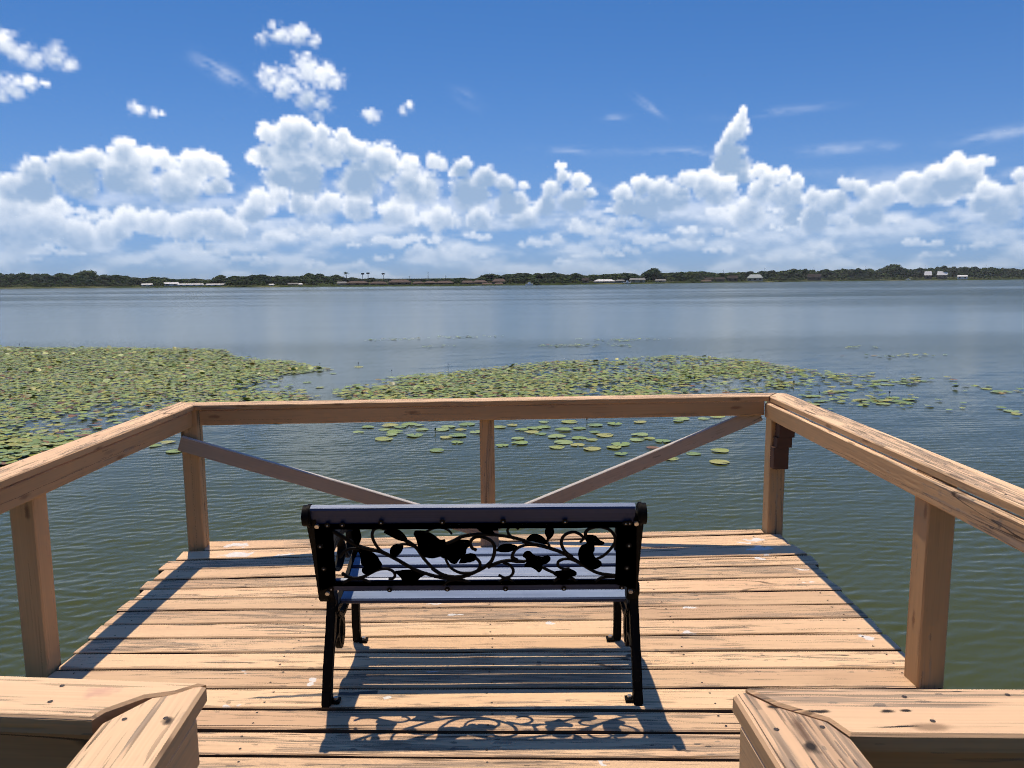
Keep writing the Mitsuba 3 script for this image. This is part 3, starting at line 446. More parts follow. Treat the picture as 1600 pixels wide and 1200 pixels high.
# ---------------------------------------------------------------- railings
RG = 'wooden railings round the dock'
CAPZ, CT = 0.89, 0.030            # top of the cap boards, their thickness
def post(parent, x0, x1, y0, y1, z0, z1, seed):
    w, t = x1 - x0, y1 - y0
    return put(board(((x0 + x1) / 2, (y0 + y1) / 2, z0), ((x0 + x1) / 2, (y0 + y1) / 2, z1), (1, 0, 0), w, t, 'rail_wood', seed=seed, ch=0.006), 'post', parent)
def cap(parent, poly, grain, seed):
    m, uv = prism_uv(poly, CAPZ - CT, CAPZ, 0.005, grain, seed)
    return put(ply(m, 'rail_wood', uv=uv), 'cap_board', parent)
def rail(parent, p0, p1, zc, w, t, seed):
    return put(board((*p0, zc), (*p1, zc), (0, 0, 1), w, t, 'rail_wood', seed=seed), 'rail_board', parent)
def lx(y): return -1.78 + (y - 2.85) * 0.0405       # inner face of the left rail
def rx(y): return 1.66 + (y - 2.2) * 0.038          # inner face of the right rail
left = thing('railing', 'left side wooden railing with two posts leading out to the corner', 'railing', RG)
far = thing('railing', 'far end wooden railing with a middle post and two slanting braces', 'railing', RG)
right = thing('railing', 'right side wooden railing with a dark block bracket under its far end', 'railing', RG)
nl = thing('railing', 'near wooden railing corner at bottom left with pinkish stain on its cap', 'railing', RG)
nr = thing('railing', 'near wooden railing corner at bottom right with split rotten mitre joint', 'railing', RG)
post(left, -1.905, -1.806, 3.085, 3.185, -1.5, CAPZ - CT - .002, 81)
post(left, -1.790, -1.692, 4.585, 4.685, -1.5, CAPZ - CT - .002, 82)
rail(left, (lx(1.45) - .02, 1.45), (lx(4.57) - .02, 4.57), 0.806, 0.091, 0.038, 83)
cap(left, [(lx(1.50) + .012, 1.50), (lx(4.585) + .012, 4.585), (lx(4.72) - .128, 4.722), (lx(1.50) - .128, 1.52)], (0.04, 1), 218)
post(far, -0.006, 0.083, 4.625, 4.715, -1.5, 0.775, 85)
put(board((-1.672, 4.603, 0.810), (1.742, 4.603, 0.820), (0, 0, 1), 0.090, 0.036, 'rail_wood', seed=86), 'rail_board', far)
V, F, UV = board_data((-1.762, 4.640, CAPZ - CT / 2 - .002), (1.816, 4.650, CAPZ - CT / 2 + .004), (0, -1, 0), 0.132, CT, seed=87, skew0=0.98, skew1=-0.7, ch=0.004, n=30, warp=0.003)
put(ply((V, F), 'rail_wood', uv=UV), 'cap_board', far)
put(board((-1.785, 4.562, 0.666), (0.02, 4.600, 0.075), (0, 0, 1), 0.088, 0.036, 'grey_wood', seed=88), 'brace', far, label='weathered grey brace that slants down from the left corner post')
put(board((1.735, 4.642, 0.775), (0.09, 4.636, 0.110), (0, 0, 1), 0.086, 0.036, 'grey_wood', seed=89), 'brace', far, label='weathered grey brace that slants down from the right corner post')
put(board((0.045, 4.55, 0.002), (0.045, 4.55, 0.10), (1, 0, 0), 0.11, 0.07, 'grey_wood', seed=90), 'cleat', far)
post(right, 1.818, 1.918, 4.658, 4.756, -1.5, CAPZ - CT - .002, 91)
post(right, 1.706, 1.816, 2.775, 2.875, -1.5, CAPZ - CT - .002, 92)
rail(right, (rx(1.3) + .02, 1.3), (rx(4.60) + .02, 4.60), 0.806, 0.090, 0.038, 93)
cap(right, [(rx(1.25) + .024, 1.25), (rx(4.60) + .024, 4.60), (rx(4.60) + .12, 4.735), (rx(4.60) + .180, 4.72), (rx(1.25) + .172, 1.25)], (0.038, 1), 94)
for k, (x0, x1, z0, z1, y0, y1) in enumerate(((1.842, 1.939, 0.632, 0.765, 4.585, 4.653), (1.832, 1.925, 0.567, 0.630, 4.588, 4.652), (1.815, 1.908, 0.432, 0.566, 4.59, 4.651))):
    m = trimesh.creation.box((x1 - x0, y1 - y0, z1 - z0)); m.apply_translation(((x0 + x1) / 2, (y0 + y1) / 2, (z0 + z1) / 2))
    put(ply(m, 'dark_wood'), 'bracket_block', right)
# the two corners beside the camera: a cap along the walkway and a cap across, meeting in a mitre
cap(nl, [(-0.500, 1.322), (-1.88, 1.50), (-1.88, 1.365), (-0.650, 1.215), (-0.640, 1.240), (-0.592, 1.282), (-0.545, 1.292)], (1, -0.12), 95)
cap(nl, [(-0.4965, 1.312), (-0.482, 0.2), (-0.612, 0.2), (-0.628, 1.200), (-0.578, 1.277), (-0.545, 1.287), (-0.515, 1.310)], (0.01, -1), 164)
rail(nl, (-0.515, 1.262), (-0.505, 0.2), 0.8125, 0.09, 0.036, 97)
rail(nl, (-0.62, 1.262), (-1.86, 1.41), 0.8125, 0.09, 0.036, 98)
post(nl, -0.625, -0.536, 1.175, 1.262, -1.5, CAPZ - CT - .002, 99)
cap(nr, [(0.460, 1.252), (1.76, 1.165), (1.76, 1.020), (0.575, 1.103), (0.560, 1.146), (0.495, 1.196), (0.462, 1.241)], (1, -0.067), 100)
cap(nr, [(0.429, 1.226), (0.440, 1.236), (0.455, 1.2365), (0.490, 1.190), (0.556, 1.140), (0.573, 1.090), (0.560, 0.2), (0.430, 0.2)], (0.0, -1), 101)
rail(nr, (0.447, 1.185), (0.447, 0.2), 0.8125, 0.09, 0.036, 102)
rail(nr, (0.56, 1.165), (1.70, 1.10), 0.8125, 0.09, 0.036, 103)
post(nr, 0.470, 0.559, 1.075, 1.160, -1.5, CAPZ - CT - .002, 104)
def heads(parent, spots): put(ply(discs([(x, y, CAPZ + 0.0008) for x, y in spots], 0.0046), 'nail'), 'nail_heads', parent, kind='stuff')
def pairs(line, across, g=np.random.default_rng(6)): return [(x + s * across[0] + g.uniform(-.006, .006), y + s * across[1] + g.uniform(-.012, .012)) for x, y in line for s in (-1, 1)]
heads(left, pairs([(lx(y) - .058, y) for y in (4.52, 4.1, 3.55, 3.14, 2.6)], (.038, 0)))
heads(right, pairs([(rx(y) + .098, y) for y in (4.6, 4.1, 3.5, 2.85, 2.4)], (.042, 0)))
heads(nl, pairs([(-.556, 1.20), (-.553, 1.02), (-.553, .94)], (.035, 0)) + pairs([(-.75, 1.295), (-.95, 1.315)], (0, .035)))
heads(nr, pairs([(.500, 1.12), (.496, 1.0), (.496, .92)], (.035, 0)) + pairs([(.72, 1.165), (.90, 1.155)], (0, .038)))

# ---------------------------------------------------------------- the bench
bench = thing('park_bench', 'black iron park bench with blue slats and butterfly vine back, facing the lake', 'bench')
BY = math.radians(-2.63)
BM = T().translate([-0.005, 2.761, 0]).rotate([0, 0, 1], -2.63)
def bput(mesh, name, bsdf, parent=bench, smooth=False, uv=None, label=None):
    return put(ply(mesh, bsdf, smooth=smooth, uv=uv), name, parent, label=label, to_world=BM)
def slat(c0, w, t, tilt, x0, x1, seed, name='seat_slat', label=None):
    s, z = c0
    V, F, UV = board_data((x0, s, z), (x1, s, z), (0, math.cos(tilt), math.sin(tilt)), w, t, seed=seed, ch=0.006, warp=0.0006, n=10)
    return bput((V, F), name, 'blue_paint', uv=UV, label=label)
prof = [(0.574, 0.417), (0.493, 0.408), (0.411, 0.389), (0.333, 0.366), (0.253, 0.351)]     # far edges of the seat slats
for k, (s, z) in enumerate(prof):
    nx = prof[k + 1] if k < 4 else (0.178, 0.342)
    tl = math.atan2(z - nx[1], s - nx[0])
    c = (s - 0.0355 * math.cos(tl), z - 0.0355 * math.sin(tl) - 0.011)
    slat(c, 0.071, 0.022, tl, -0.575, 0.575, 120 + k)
BT = math.atan(0.36)                                                                  # lean of the back
def bk(a, b, off=0.0):
    """A point of the back: a along the bench, b up the lean from its foot, off behind it."""
    c, s = math.cos(BT), math.sin(BT)
    return np.array([a, 0.109 - b * s - off * c, 0.411 + b * c - off * s])
def back_board(b0, b1, t, x0, x1, seed, name, label):
    p = (bk(0, (b0 + b1) / 2)[1:])
    return slat(p, b1 - b0, t, math.pi / 2 + BT, x0, x1, seed, name, label)
back_board(0.330, 0.401, 0.034, -0.622, 0.568, 130, 'back_rail', 'blue top rail of the back')
back_board(0.004, 0.056, 0.024, -0.585, 0.540, 131, 'back_rail', 'blue lower rail of the back')
def extrude_back(poly, t, off):
    """A flat casting in the plane of the back."""
    m = trimesh.creation.extrude_polygon(poly, t, engine='earcut')
    v = np.array(m.vertices)
    out = np.array([bk(a, b, off + z) for a, b, z in v])
    return trimesh.Trimesh(out, m.faces[:, ::-1], process=False)
panel = numbered(bench + '__scroll_panel')
fr = so.unary_union([sg.Polygon([(-0.612, 0.325), (-0.545, 0.325), (-0.566, 0.045), (-0.630, 0.02)]), sg.Polygon([(0.504, 0.325), (0.575, 0.325), (0.592, 0.02), (0.511, 0.045)]),
                     sg.box(-0.60, 0.316, 0.56, 0.336), sg.box(-0.58, 0.044, 0.53, 0.058)])
scene[panel] = ply(extrude_back(fr, 0.012, 0.014), 'black_iron'); scene[panel]['to_world'] = BM
def smooth_line(p, n=5):
    p = np.array(p); q = []
    P = np.vstack([2 * p[0] - p[1], p, 2 * p[-1] - p[-2]])
    for i in range(1, len(P) - 2):
        for t in np.arange(n) / n:
            a, b, c, e = P[i - 1], P[i], P[i + 1], P[i + 2]
            q.append(0.5 * (2 * b + (c - a) * t + (2 * a - 5 * b + 4 * c - e) * t * t + (3 * b - a - 3 * c + e) * t ** 3))
    return np.array(q + [p[-1]])
def tube(pts, rad, sides=7):
    pts = np.asarray(pts, float); rad = np.broadcast_to(rad, (len(pts),))
    t = np.gradient(pts, axis=0); t /= np.linalg.norm(t, axis=1, keepdims=True) + 1e-12
    ref = np.array([0, math.cos(BT), math.sin(BT)])
    a = np.cross(t, np.where(np.abs(t @ ref)[:, None] > .95, np.array([1.0, 0, 0]), ref)); a /= np.linalg.norm(a, axis=1, keepdims=True); b = np.cross(t, a)
    an = np.arange(sides) * 2 * math.pi / sides
    v = pts[:, None] + rad[:, None, None] * (np.cos(an)[None, :, None] * a[:, None] + np.sin(an)[None, :, None] * b[:, None])
    V = np.vstack([v.reshape(-1, 3), pts[:1], pts[-1:]]); n = len(pts); F = []
    for i in range(n - 1):
        for k in range(sides):
            k2 = (k + 1) % sides
            F += [(i * sides + k, i * sides + k2, (i + 1) * sides + k2), (i * sides + k, (i + 1) * sides + k2, (i + 1) * sides + k)]
    for k in range(sides):
        k2 = (k + 1) % sides
        F += [(n * sides, k2, k), (n * sides + 1, (n - 1) * sides + k, (n - 1) * sides + k2)]
    return trimesh.Trimesh(V, np.array(F), process=False)
for p, r in VINES:
    q = smooth_line(p)
    m = tube(np.array([bk(a, b, 0.020) for a, b in q]), r * 1.45 * np.linspace(1.12, 0.9, len(q)))
    bput(m, 'vine', 'black_iron', panel, smooth=True)
names = ['leaf'] * len(LEAVES); names[5] = names[6] = 'butterfly_wing'; names[10] = 'flower'; names[14] = 'bird'
for p, nm in zip(LEAVES, names):
    g = sg.Polygon(smooth_line(p + p[:1], 4)).buffer(0)
    if g.geom_type != 'Polygon': g = max(g.geoms, key=lambda q: q.area)
    m1 = extrude_back(g, 0.010, 0.015); gi = g.buffer(-0.006)
    ms = [m1] + ([extrude_back(q, 0.004, 0.025) for q in getattr(gi, 'geoms', [gi])] if not gi.is_empty else [])
    bput(cat_(ms), nm, 'black_iron', panel)
for a, b in BOLTS:
    m = trimesh.creation.icosphere(1, 0.0032); v = np.array(m.vertices)
    m.vertices = v * (1, 0.6, 1) + bk(a, b, 0.030 if abs(b - 0.34) > .03 and b > .06 else 0.030)
    bput(m, 'bolt', 'steel', panel, smooth=True)
    m = trimesh.creation.cylinder(0.0105, 0.004, sections=14); m.apply_transform(trimesh.transformations.rotation_matrix(math.pi / 2 + BT, (1, 0, 0))); m.apply_translation(bk(a, b, 0.0265))
    bput(m, 'boss', 'black_iron', panel)
def side(poly, x0, x1, ch=0.004):
    """A casting of the bench's end, its outline in (depth, height), eased at both faces."""
    ms = []
    for g in getattr(poly, 'geoms', [poly]):
        a = trimesh.creation.extrude_polygon(g, x1 - x0 - 2 * ch, engine='earcut'); v = np.array(a.vertices)
        a.vertices = np.c_[v[:, 2] + x0 + ch, v[:, 0], v[:, 1]]; ms.append(a)
        gi = g.buffer(-ch)
        for q in getattr(gi, 'geoms', [gi]):
            if q.is_empty: continue
            b = trimesh.creation.extrude_polygon(q, x1 - x0, engine='earcut'); v = np.array(b.vertices)
            b.vertices = np.c_[v[:, 2] + x0, v[:, 0], v[:, 1]]; ms.append(b)
    m = cat_(ms)
    return m
def stroke(pts, r0, r1=None):
    q = smooth_line(pts, 6); r1 = r0 if r1 is None else r1
    return so.unary_union([sg.LineString(q[i:i + 2]).buffer(r0 + (r1 - r0) * i / len(q), quad_segs=4) for i in range(len(q) - 1)])
for sgn in (-1, 1):
    xo = -0.642 if sgn < 0 else 0.602; xi = -0.600 if sgn < 0 else 0.560       # outer and inner faces
    x0, x1 = min(xo, xi), max(xo, xi)
    xr0, xr1 = (x0 + .004, x0 + .034) if sgn < 0 else (x1 - .030, x1)
    low = stroke([(0.000, 0.012), (0.035, 0.12), (0.085, 0.22), (0.125, 0.31), (0.142, 0.37), (0.118, 0.41)], 0.016, 0.027)
    low = so.unary_union([low, sg.Polygon([(-0.028, 0.0), (0.030, 0.0), (0.030, 0.03), (-0.010, 0.05)])]).intersection(sg.box(-1, 0.001, 1, 1))
    xl0, xl1 = (-0.616, -0.580) if sgn < 0 else (0.575, 0.610)
    bput(side(low, xl0, xl1), 'rear_leg', 'black_iron')
    up = stroke([(0.128, 0.385), (0.100, 0.47), (0.055, 0.60), (0.010, 0.70), (-0.006, 0.738)], 0.026, 0.022)
    bput(side(up, x0, x1), 'back_upright', 'black_iron')
    m = trimesh.creation.cylinder(0.039, 0.030, sections=24); m.apply_transform(trimesh.transformations.rotation_matrix(math.pi / 2, (0, 1, 0)))
    m.apply_translation((x0 + .006 if sgn < 0 else x1 - .008, -0.015, 0.751))
    m2 = trimesh.creation.cylinder(0.043, 0.010, sections=24); m2.apply_transform(trimesh.transformations.rotation_matrix(math.pi / 2, (0, 1, 0)))
    m2.apply_translation((x0 + .012 if sgn < 0 else x1 - .014, -0.015, 0.751))
    bput(cat_([m, m2]), 'finial', 'black_iron', smooth=40)
    xf0, xf1 = (-0.605, -0.572) if sgn < 0 else (0.565, 0.598)
    leg = stroke([(0.520, 0.010), (0.512, 0.10), (0.520, 0.20), (0.548, 0.31), (0.570, 0.385)], 0.017, 0.026).intersection(sg.box(-1, 0.001, 1, 1))
    bput(side(leg, xf0, xf1), 'front_leg', 'black_iron')
    seat = stroke([(0.13, 0.325), (0.25, 0.323), (0.40, 0.350), (0.50, 0.378), (0.575, 0.388)], 0.014)
    arch = stroke([(0.150, 0.300), (0.22, 0.262), (0.33, 0.272), (0.43, 0.285), (0.505, 0.225), (0.520, 0.180)], 0.011)
    bput(side(so.unary_union([seat, arch]), xf0, xf1), 'seat_support', 'black_iron')
    ring = [(0.205 + 0.048 * math.cos(t), 0.205 + 0.068 * math.sin(t)) for t in np.linspace(0, 6.283, 15)]
    deco = so.unary_union([stroke(ring, 0.009), stroke([(0.200, 0.270), (0.235, 0.215), (0.205, 0.165)], 0.012, 0.005), sg.Point(0.215, 0.155).buffer(0.018), stroke([(0.07, 0.195), (0.12, 0.21), (0.16, 0.205)], 0.008)])
    bput(side(deco, xf0 + .006, xf1 - .006, .002), 'scroll', 'black_iron')
    arm = so.unary_union([stroke([(0.062, 0.585), (0.16, 0.602), (0.30, 0.600), (0.42, 0.585), (0.50, 0.548), (0.505, 0.500), (0.465, 0.490)], 0.016, 0.012),
                          stroke([(0.47, 0.575), (0.515, 0.50), (0.535, 0.44), (0.560, 0.385)], 0.013), stroke([(0.100, 0.50), (0.20, 0.47), (0.28, 0.52), (0.23, 0.585)], 0.008),
                          stroke([(0.28, 0.52), (0.36, 0.46), (0.45, 0.50), (0.40, 0.58)], 0.008)])
    bput(side(arm, xf0 + .002, xf1 + .004), 'armrest', 'black_iron')
    for (fx, fy) in (((xl1 + .012) if sgn < 0 else xl0 - .012, 0.012), ((xf1 + .014) if sgn < 0 else xf0 - .014, 0.515)):
        t = trimesh.creation.box((0.034, 0.036, 0.010)); t.apply_translation((fx, fy, 0.0065))
        bput(t, 'foot_tab', 'black_iron')
        b = trimesh.creation.cylinder(0.0095, 0.010, sections=6); b.apply_translation((fx, fy, 0.017))
        bput(b, 'anchor_bolt', 'steel')
    for z in (0.335 if sgn < 0 else 0.338, 0.012):
        b = trimesh.creation.cylinder(0.0085, 0.010, sections=12); b.apply_transform(trimesh.transformations.rotation_matrix(math.pi / 2 + BT, (1, 0, 0)))
        b.apply_translation(bk(-0.600 if sgn < 0 else 0.572, z, 0.030)); bput(b, 'washer_bolt', 'steel')

# ---------------------------------------------------------------- lily pads
def in_poly(poly, n, seed, rmin, edge=0.25, patchy=0.30):
    """Pad places spread over an outline, thinning towards its rim; no two closer than rmin."""
    P = sg.Polygon(poly).buffer(0); g = np.random.default_rng(seed)
    x0, y0, x1, y1 = P.bounds
    import shapely
    pts = np.c_[g.uniform(x0, x1, n), g.uniform(y0, y1, n)]
    inside = shapely.contains_xy(P, pts[:, 0], pts[:, 1])
    pts = pts[inside]
    dist = shapely.distance(shapely.points(pts), P.boundary)
    dens = meshkit.fbm(np.c_[pts * (0.45, 0.28), np.zeros(len(pts))], 4, seed)
    keep = g.uniform(0, 1, len(pts)) < np.clip(0.10 + dist / (edge * 6) , 0, 1) * np.clip((dens - patchy) / 0.16, 0.04, 1)
    pts = pts[keep]
    grid = {}; out = []
    for p in pts:
        c = (int(p[0] / rmin), int(p[1] / rmin))
        if any((p[0] - q[0]) ** 2 + (p[1] - q[1]) ** 2 < rmin * rmin for a in (-1, 0, 1) for b in (-1, 0, 1) for q in grid.get((c[0] + a, c[1] + b), ())): continue
        grid.setdefault(c, []).append(p); out.append(p)
    return np.array(out)
def pad_mesh(seed, curl, rings=2, seg=18):
    g = np.random.default_rng(seed)
    a = np.linspace(0.17, 2 * math.pi - 0.17, seg)
    wob = 1 + 0.05 * np.sin(a * 3 + g.uniform(0, 6)) + 0.03 * np.sin(a * 7 + g.uniform(0, 6))
    V = [(0, 0, 0.0)]; F = []
    for k in range(1, rings + 1):
        t = k / rings
        lift = curl * t ** 3 * (0.5 + 0.5 * np.sin(a * 2 + g.uniform(0, 6)))
        for q, w, l in zip(a, wob, lift): V.append((math.cos(q) * w * t * (1 - 0.2 * l), math.sin(q) * w * t * (1 - 0.2 * l), l + 0.004 * t))
    for j in range(seg - 1): F.append((0, 1 + j, 2 + j))
    for k in range(1, rings):
        o, i = 1 + k * seg, 1 + (k - 1) * seg
        for j in range(seg - 1): F += [(i + j, o + j, o + j + 1), (i + j, o + j + 1, i + j + 1)]
    return np.array(V), np.array(F)
def pad_mat(key, c, r=0.38): return mat(key, {'type': 'twosided', 'bsdf': {'type': 'principled', 'base_color': rgb(*c), 'roughness': r, 'specular': 0.35}})
PADC = [(0.225, 0.300, 0.070), (0.265, 0.335, 0.110), (0.290, 0.325, 0.070), (0.190, 0.265, 0.075), (0.345, 0.340, 0.085)]
for k, c in enumerate(PADC): pad_mat(f'pad_green_{k}', c)
pad_mat('pad_brown', (0.20, 0.105, 0.045), 0.5)
mat('pads_mixed', {'type': 'twosided', 'bsdf': {'type': 'principled', 'base_color': {'type': 'mesh_attribute', 'name': 'vertex_color'}, 'roughness': 0.45, 'specular': 0.3}})
rp = np.random.default_rng(77)
left_pads = in_poly(LEFTPATCH, 290000, 3, 0.078, edge=0.30, patchy=0.31)
mid_pads = in_poly(MIDPATCH, 150000, 4, 0.078, edge=0.42, patchy=0.36)
single = [(x, y, 'near') for x, y in NEARPADS] + [(x, y, 'right') for x, y in RIGHTSCATTER] + [(x + rp.uniform(-.3, .3), y + rp.uniform(-.3, .3), 'right') for x, y in RIGHTSCATTER[::2]] + [(x, y, 'left') for x, y in LEFTSCATTER]
pool = sorted([(math.hypot(x, y), x, y, 'leftmat') for x, y in left_pads] + [(math.hypot(x, y), x, y, 'midmat') for x, y in mid_pads])
n_ind = 300 - len(single)
ind = single + [(x, y, w) for _, x, y, w in pool[:n_ind]]
PADL = {'near': 'round green lily pad floating on open water beyond the far railing',
        'right': 'flat green lily pad scattered on rippled water beyond the right corner post',
        'left': 'flat green lily pad on calm water at the rim of the left mat',
        'leftmat': 'green lily pad at the near edge of the big mat on the left',
        'midmat': 'green lily pad at the near edge of the mat in the middle'}
GRP = {'near': 'lily pads on open water beyond the far railing', 'right': 'lily pads scattered on the right', 'left': 'lily pads round the left mat', 'leftmat': 'near pads of the left mat', 'midmat': 'near pads of the middle mat'}
flat = [pad_mesh(300 + k, 0.05) for k in range(4)]
curled = [pad_mesh(320 + k, 0.16) for k in range(4)]
pads = {}
for i, (x, y, w) in enumerate(ind):
    dense = w.endswith('mat')
    m = (curled if dense and rp.uniform() < 0.4 else flat)[i % 4]
    r = rp.uniform(0.085, 0.140) if not dense else rp.uniform(0.075, 0.12)
    c = f'pad_green_{rp.integers(0, 5)}'
    lab, grp = PADL[w], GRP[w]
    lone = w == 'near' and abs(x - NEARPADS[52][0]) < 1e-6
    if lone: c, lab, grp = 'pad_brown', 'single reddish brown lily pad adrift nearest the dock, left of the middle post', None
    elif w.endswith('mat') and rp.uniform() < 0.05: c = 'pad_brown'; lab = lab.replace('green', 'browned'); grp = 'browned ' + grp
    tint = {'pad_green_0': 'green', 'pad_green_1': 'pale green', 'pad_green_2': 'yellow green', 'pad_green_3': 'dark green', 'pad_green_4': 'yellowish'}.get(c)
    if tint:
        if w == 'near': spot = 'left of the middle railing post' if x < -.05 else 'just right of the middle railing post' if x < 1.2 else 'above the slanting brace on the right'
        elif w == 'right': spot = 'close behind the right corner post' if x < 5.2 else 'at the right rim of the middle mat' if x < 9 else 'far out on the right'
        elif w == 'left': spot = 'near the left corner post' if y < 13 else 'at the right tip of the left mat'
        else: spot = 'by the left railing' if x < -4.5 else 'nearer the left corner post' if w == 'leftmat' else 'left part' if x < 1.5 else 'right part'
        size = 'small' if r < (0.118 if not dense else .09) else 'large' if r > (0.140 if not dense else .107) else 'round'
        lab = lab.replace('round green', f'{size} {tint}').replace('flat green', f'{size} flat {tint}') if not dense else f'{size} {tint} lily pad, near edge of {"left mat" if w == "leftmat" else "middle mat"}, {spot}'
        if not dense: lab = f'{size} {tint} lily pad on open water {spot}'
        grp = f'{grp}, {spot}'
    k2 = (id(m), c)
    if k2 not in pads: pads[k2] = ply(m, c, smooth=True)
    key = thing('lily_pad', lab, 'lily pad', grp)
    tl = rp.normal(0, 4 if dense else 1.0)
    scene[key] = {**pads[k2], 'to_world': T().translate([x, y, WATER + 0.008 + (rp.uniform(0, .03) if dense else rp.uniform(0, .004)) + abs(math.sin(math.radians(tl))) * r * .7]).rotate([0, 0, 1], rp.uniform(0, 360)).rotate([1, 0, 0], tl).scale(r)}
def mat_mesh(pts, seed, extra=()):
    g = np.random.default_rng(seed)
    base = [pad_mesh(400 + k, c, rings=1, seg=9) for k, c in enumerate((0.03, 0.04, 0.10, 0.22, 0.32, 0.05))]
    V, F, C, n = [], [], [], 0
    for (x, y) in pts:
        q = g.uniform()
        v, f = base[g.integers(0, 6)]
        r = g.uniform(0.044, 0.088); a = g.uniform(0, 6.283)
        tl = g.normal(0, 0.05) if q < 0.90 else g.normal(0, 0.26)
        v = v * r
        cx, sx = math.cos(tl), math.sin(tl)
        v = np.c_[v[:, 0], v[:, 1] * cx - v[:, 2] * sx, v[:, 1] * sx + v[:, 2] * cx]
        v = np.c_[v[:, 0] * math.cos(a) - v[:, 1] * math.sin(a), v[:, 0] * math.sin(a) + v[:, 1] * math.cos(a), v[:, 2] - v[:, 2].min() * (0.8)]
        c = np.array(PADC[g.integers(0, 5)]) * g.uniform(0.75, 1.25)
        if g.uniform() < 0.055: c = np.array([(0.24, 0.11, 0.04), (0.30, 0.20, 0.06), (0.12, 0.06, 0.03)][g.integers(0, 3)])
        elif g.uniform() < 0.10: c = np.array((0.26, 0.27, 0.13))
        V.append(v + (x, y, WATER + 0.010 + g.uniform(0, 0.026))); F.append(f + n); n += len(v)
        C.append(np.tile(c, (len(v), 1)))
    return ply((np.vstack(V), np.vstack(F)), 'pads_mixed', smooth=True, color=np.vstack(C))
rest_l = [(x, y) for _, x, y, w in pool[n_ind:] if w == 'leftmat']; rest_m = [(x, y) for _, x, y, w in pool[n_ind:] if w == 'midmat']
for x, y in RIGHTSCATTER:
    for k in range(5): rest_m.append((x + rp.normal(0, .5), y + rp.normal(0, .4)))
for x, y in ISLETS:
    for k in range(int(rp.integers(7, 15))): rest_m.append((x + rp.normal(0, .55), y + rp.normal(0, .25)))
k = put(mat_mesh(rest_l + rest_m, 9), 'lily_pad_mats', kind='stuff', label='dense mats of green lily pads spread over the lake'); labels[k]['category'] = 'lily pads'
mat('petal', {'type': 'twosided', 'bsdf': {'type': 'principled', 'base_color': rgb(0.78, 0.77, 0.72), 'roughness': 0.5}})
diffuse('flower_heart', (0.65, 0.45, 0.05)); diffuse('bud_green', (0.030, 0.040, 0.018))
def flower_mesh():
    ms = []
    for tier, (n, L, up) in enumerate(((9, 0.075, 0.35), (7, 0.058, 0.8), (5, 0.04, 1.2))):
        for k in range(n):
            a = 2 * math.pi * k / n + tier * 0.4
            v = np.array([(0, -.010, .01), (0, .010, .01), (L * .55, .017, L * .5 * math.sin(up)), (L * .55, -.017, L * .5 * math.sin(up)), (L * math.cos(up * .8), 0, L * math.sin(up))])
            c, s = math.cos(a), math.sin(a)
            v = np.c_[v[:, 0] * c - v[:, 1] * s, v[:, 0] * s + v[:, 1] * c, v[:, 2]]
            ms.append(trimesh.Trimesh(v, [(0, 1, 2), (0, 2, 3), (3, 2, 4)], process=False))
    return cat_(ms)
fm = ply(flower_mesh(), 'petal'); hm = trimesh.creation.icosphere(1, 0.014); hm.apply_translation((0, 0, .022)); hm = ply(hm, 'flower_heart', smooth=True)
for x, y in FLOWERS[:7]:
    key = thing('water_lily', 'small white water lily open ' + ('on the left mat' if x < -2 else 'on the middle mat' if x < 5 else 'beyond the right corner post'), 'flower', 'white water lilies')
    w = T().translate([x, y, WATER + 0.03]).scale(rp.uniform(0.30, 0.42))
    scene[key + '__petals'] = {**fm, 'to_world': w}; scene[key + '__heart'] = {**hm, 'to_world': w}
def bud_mesh():
    s = trimesh.creation.cylinder(0.008, 0.12, sections=6); s.apply_translation((0, 0, .06))
    b = trimesh.creation.icosphere(1, 1.0); b.vertices = np.array(b.vertices) * (0.026, 0.026, 0.045) + (0, 0, 0.15)
    return ply(s, 'bud_green', smooth=40), ply(b, 'bud_green', smooth=True)
bs, bb = bud_mesh()
for x, y in BUDS:
    key = thing('lily_bud', 'dark closed lily bud on its stalk ' + ('near the left mat' if x < -2.5 else 'left of the middle mat' if x < 1 else 'by the middle mat' if x < 4 else 'beyond the right corner post'), 'flower bud', 'lily buds')
    w = T().translate([x, y, WATER - 0.01]).rotate([1, 0, 0], rp.uniform(-10, 10)).scale(rp.uniform(0.4, 0.62))
    scene[key + '__stalk'] = {**bs, 'to_world': w}; scene[key + '__bud'] = {**bb, 'to_world': w}

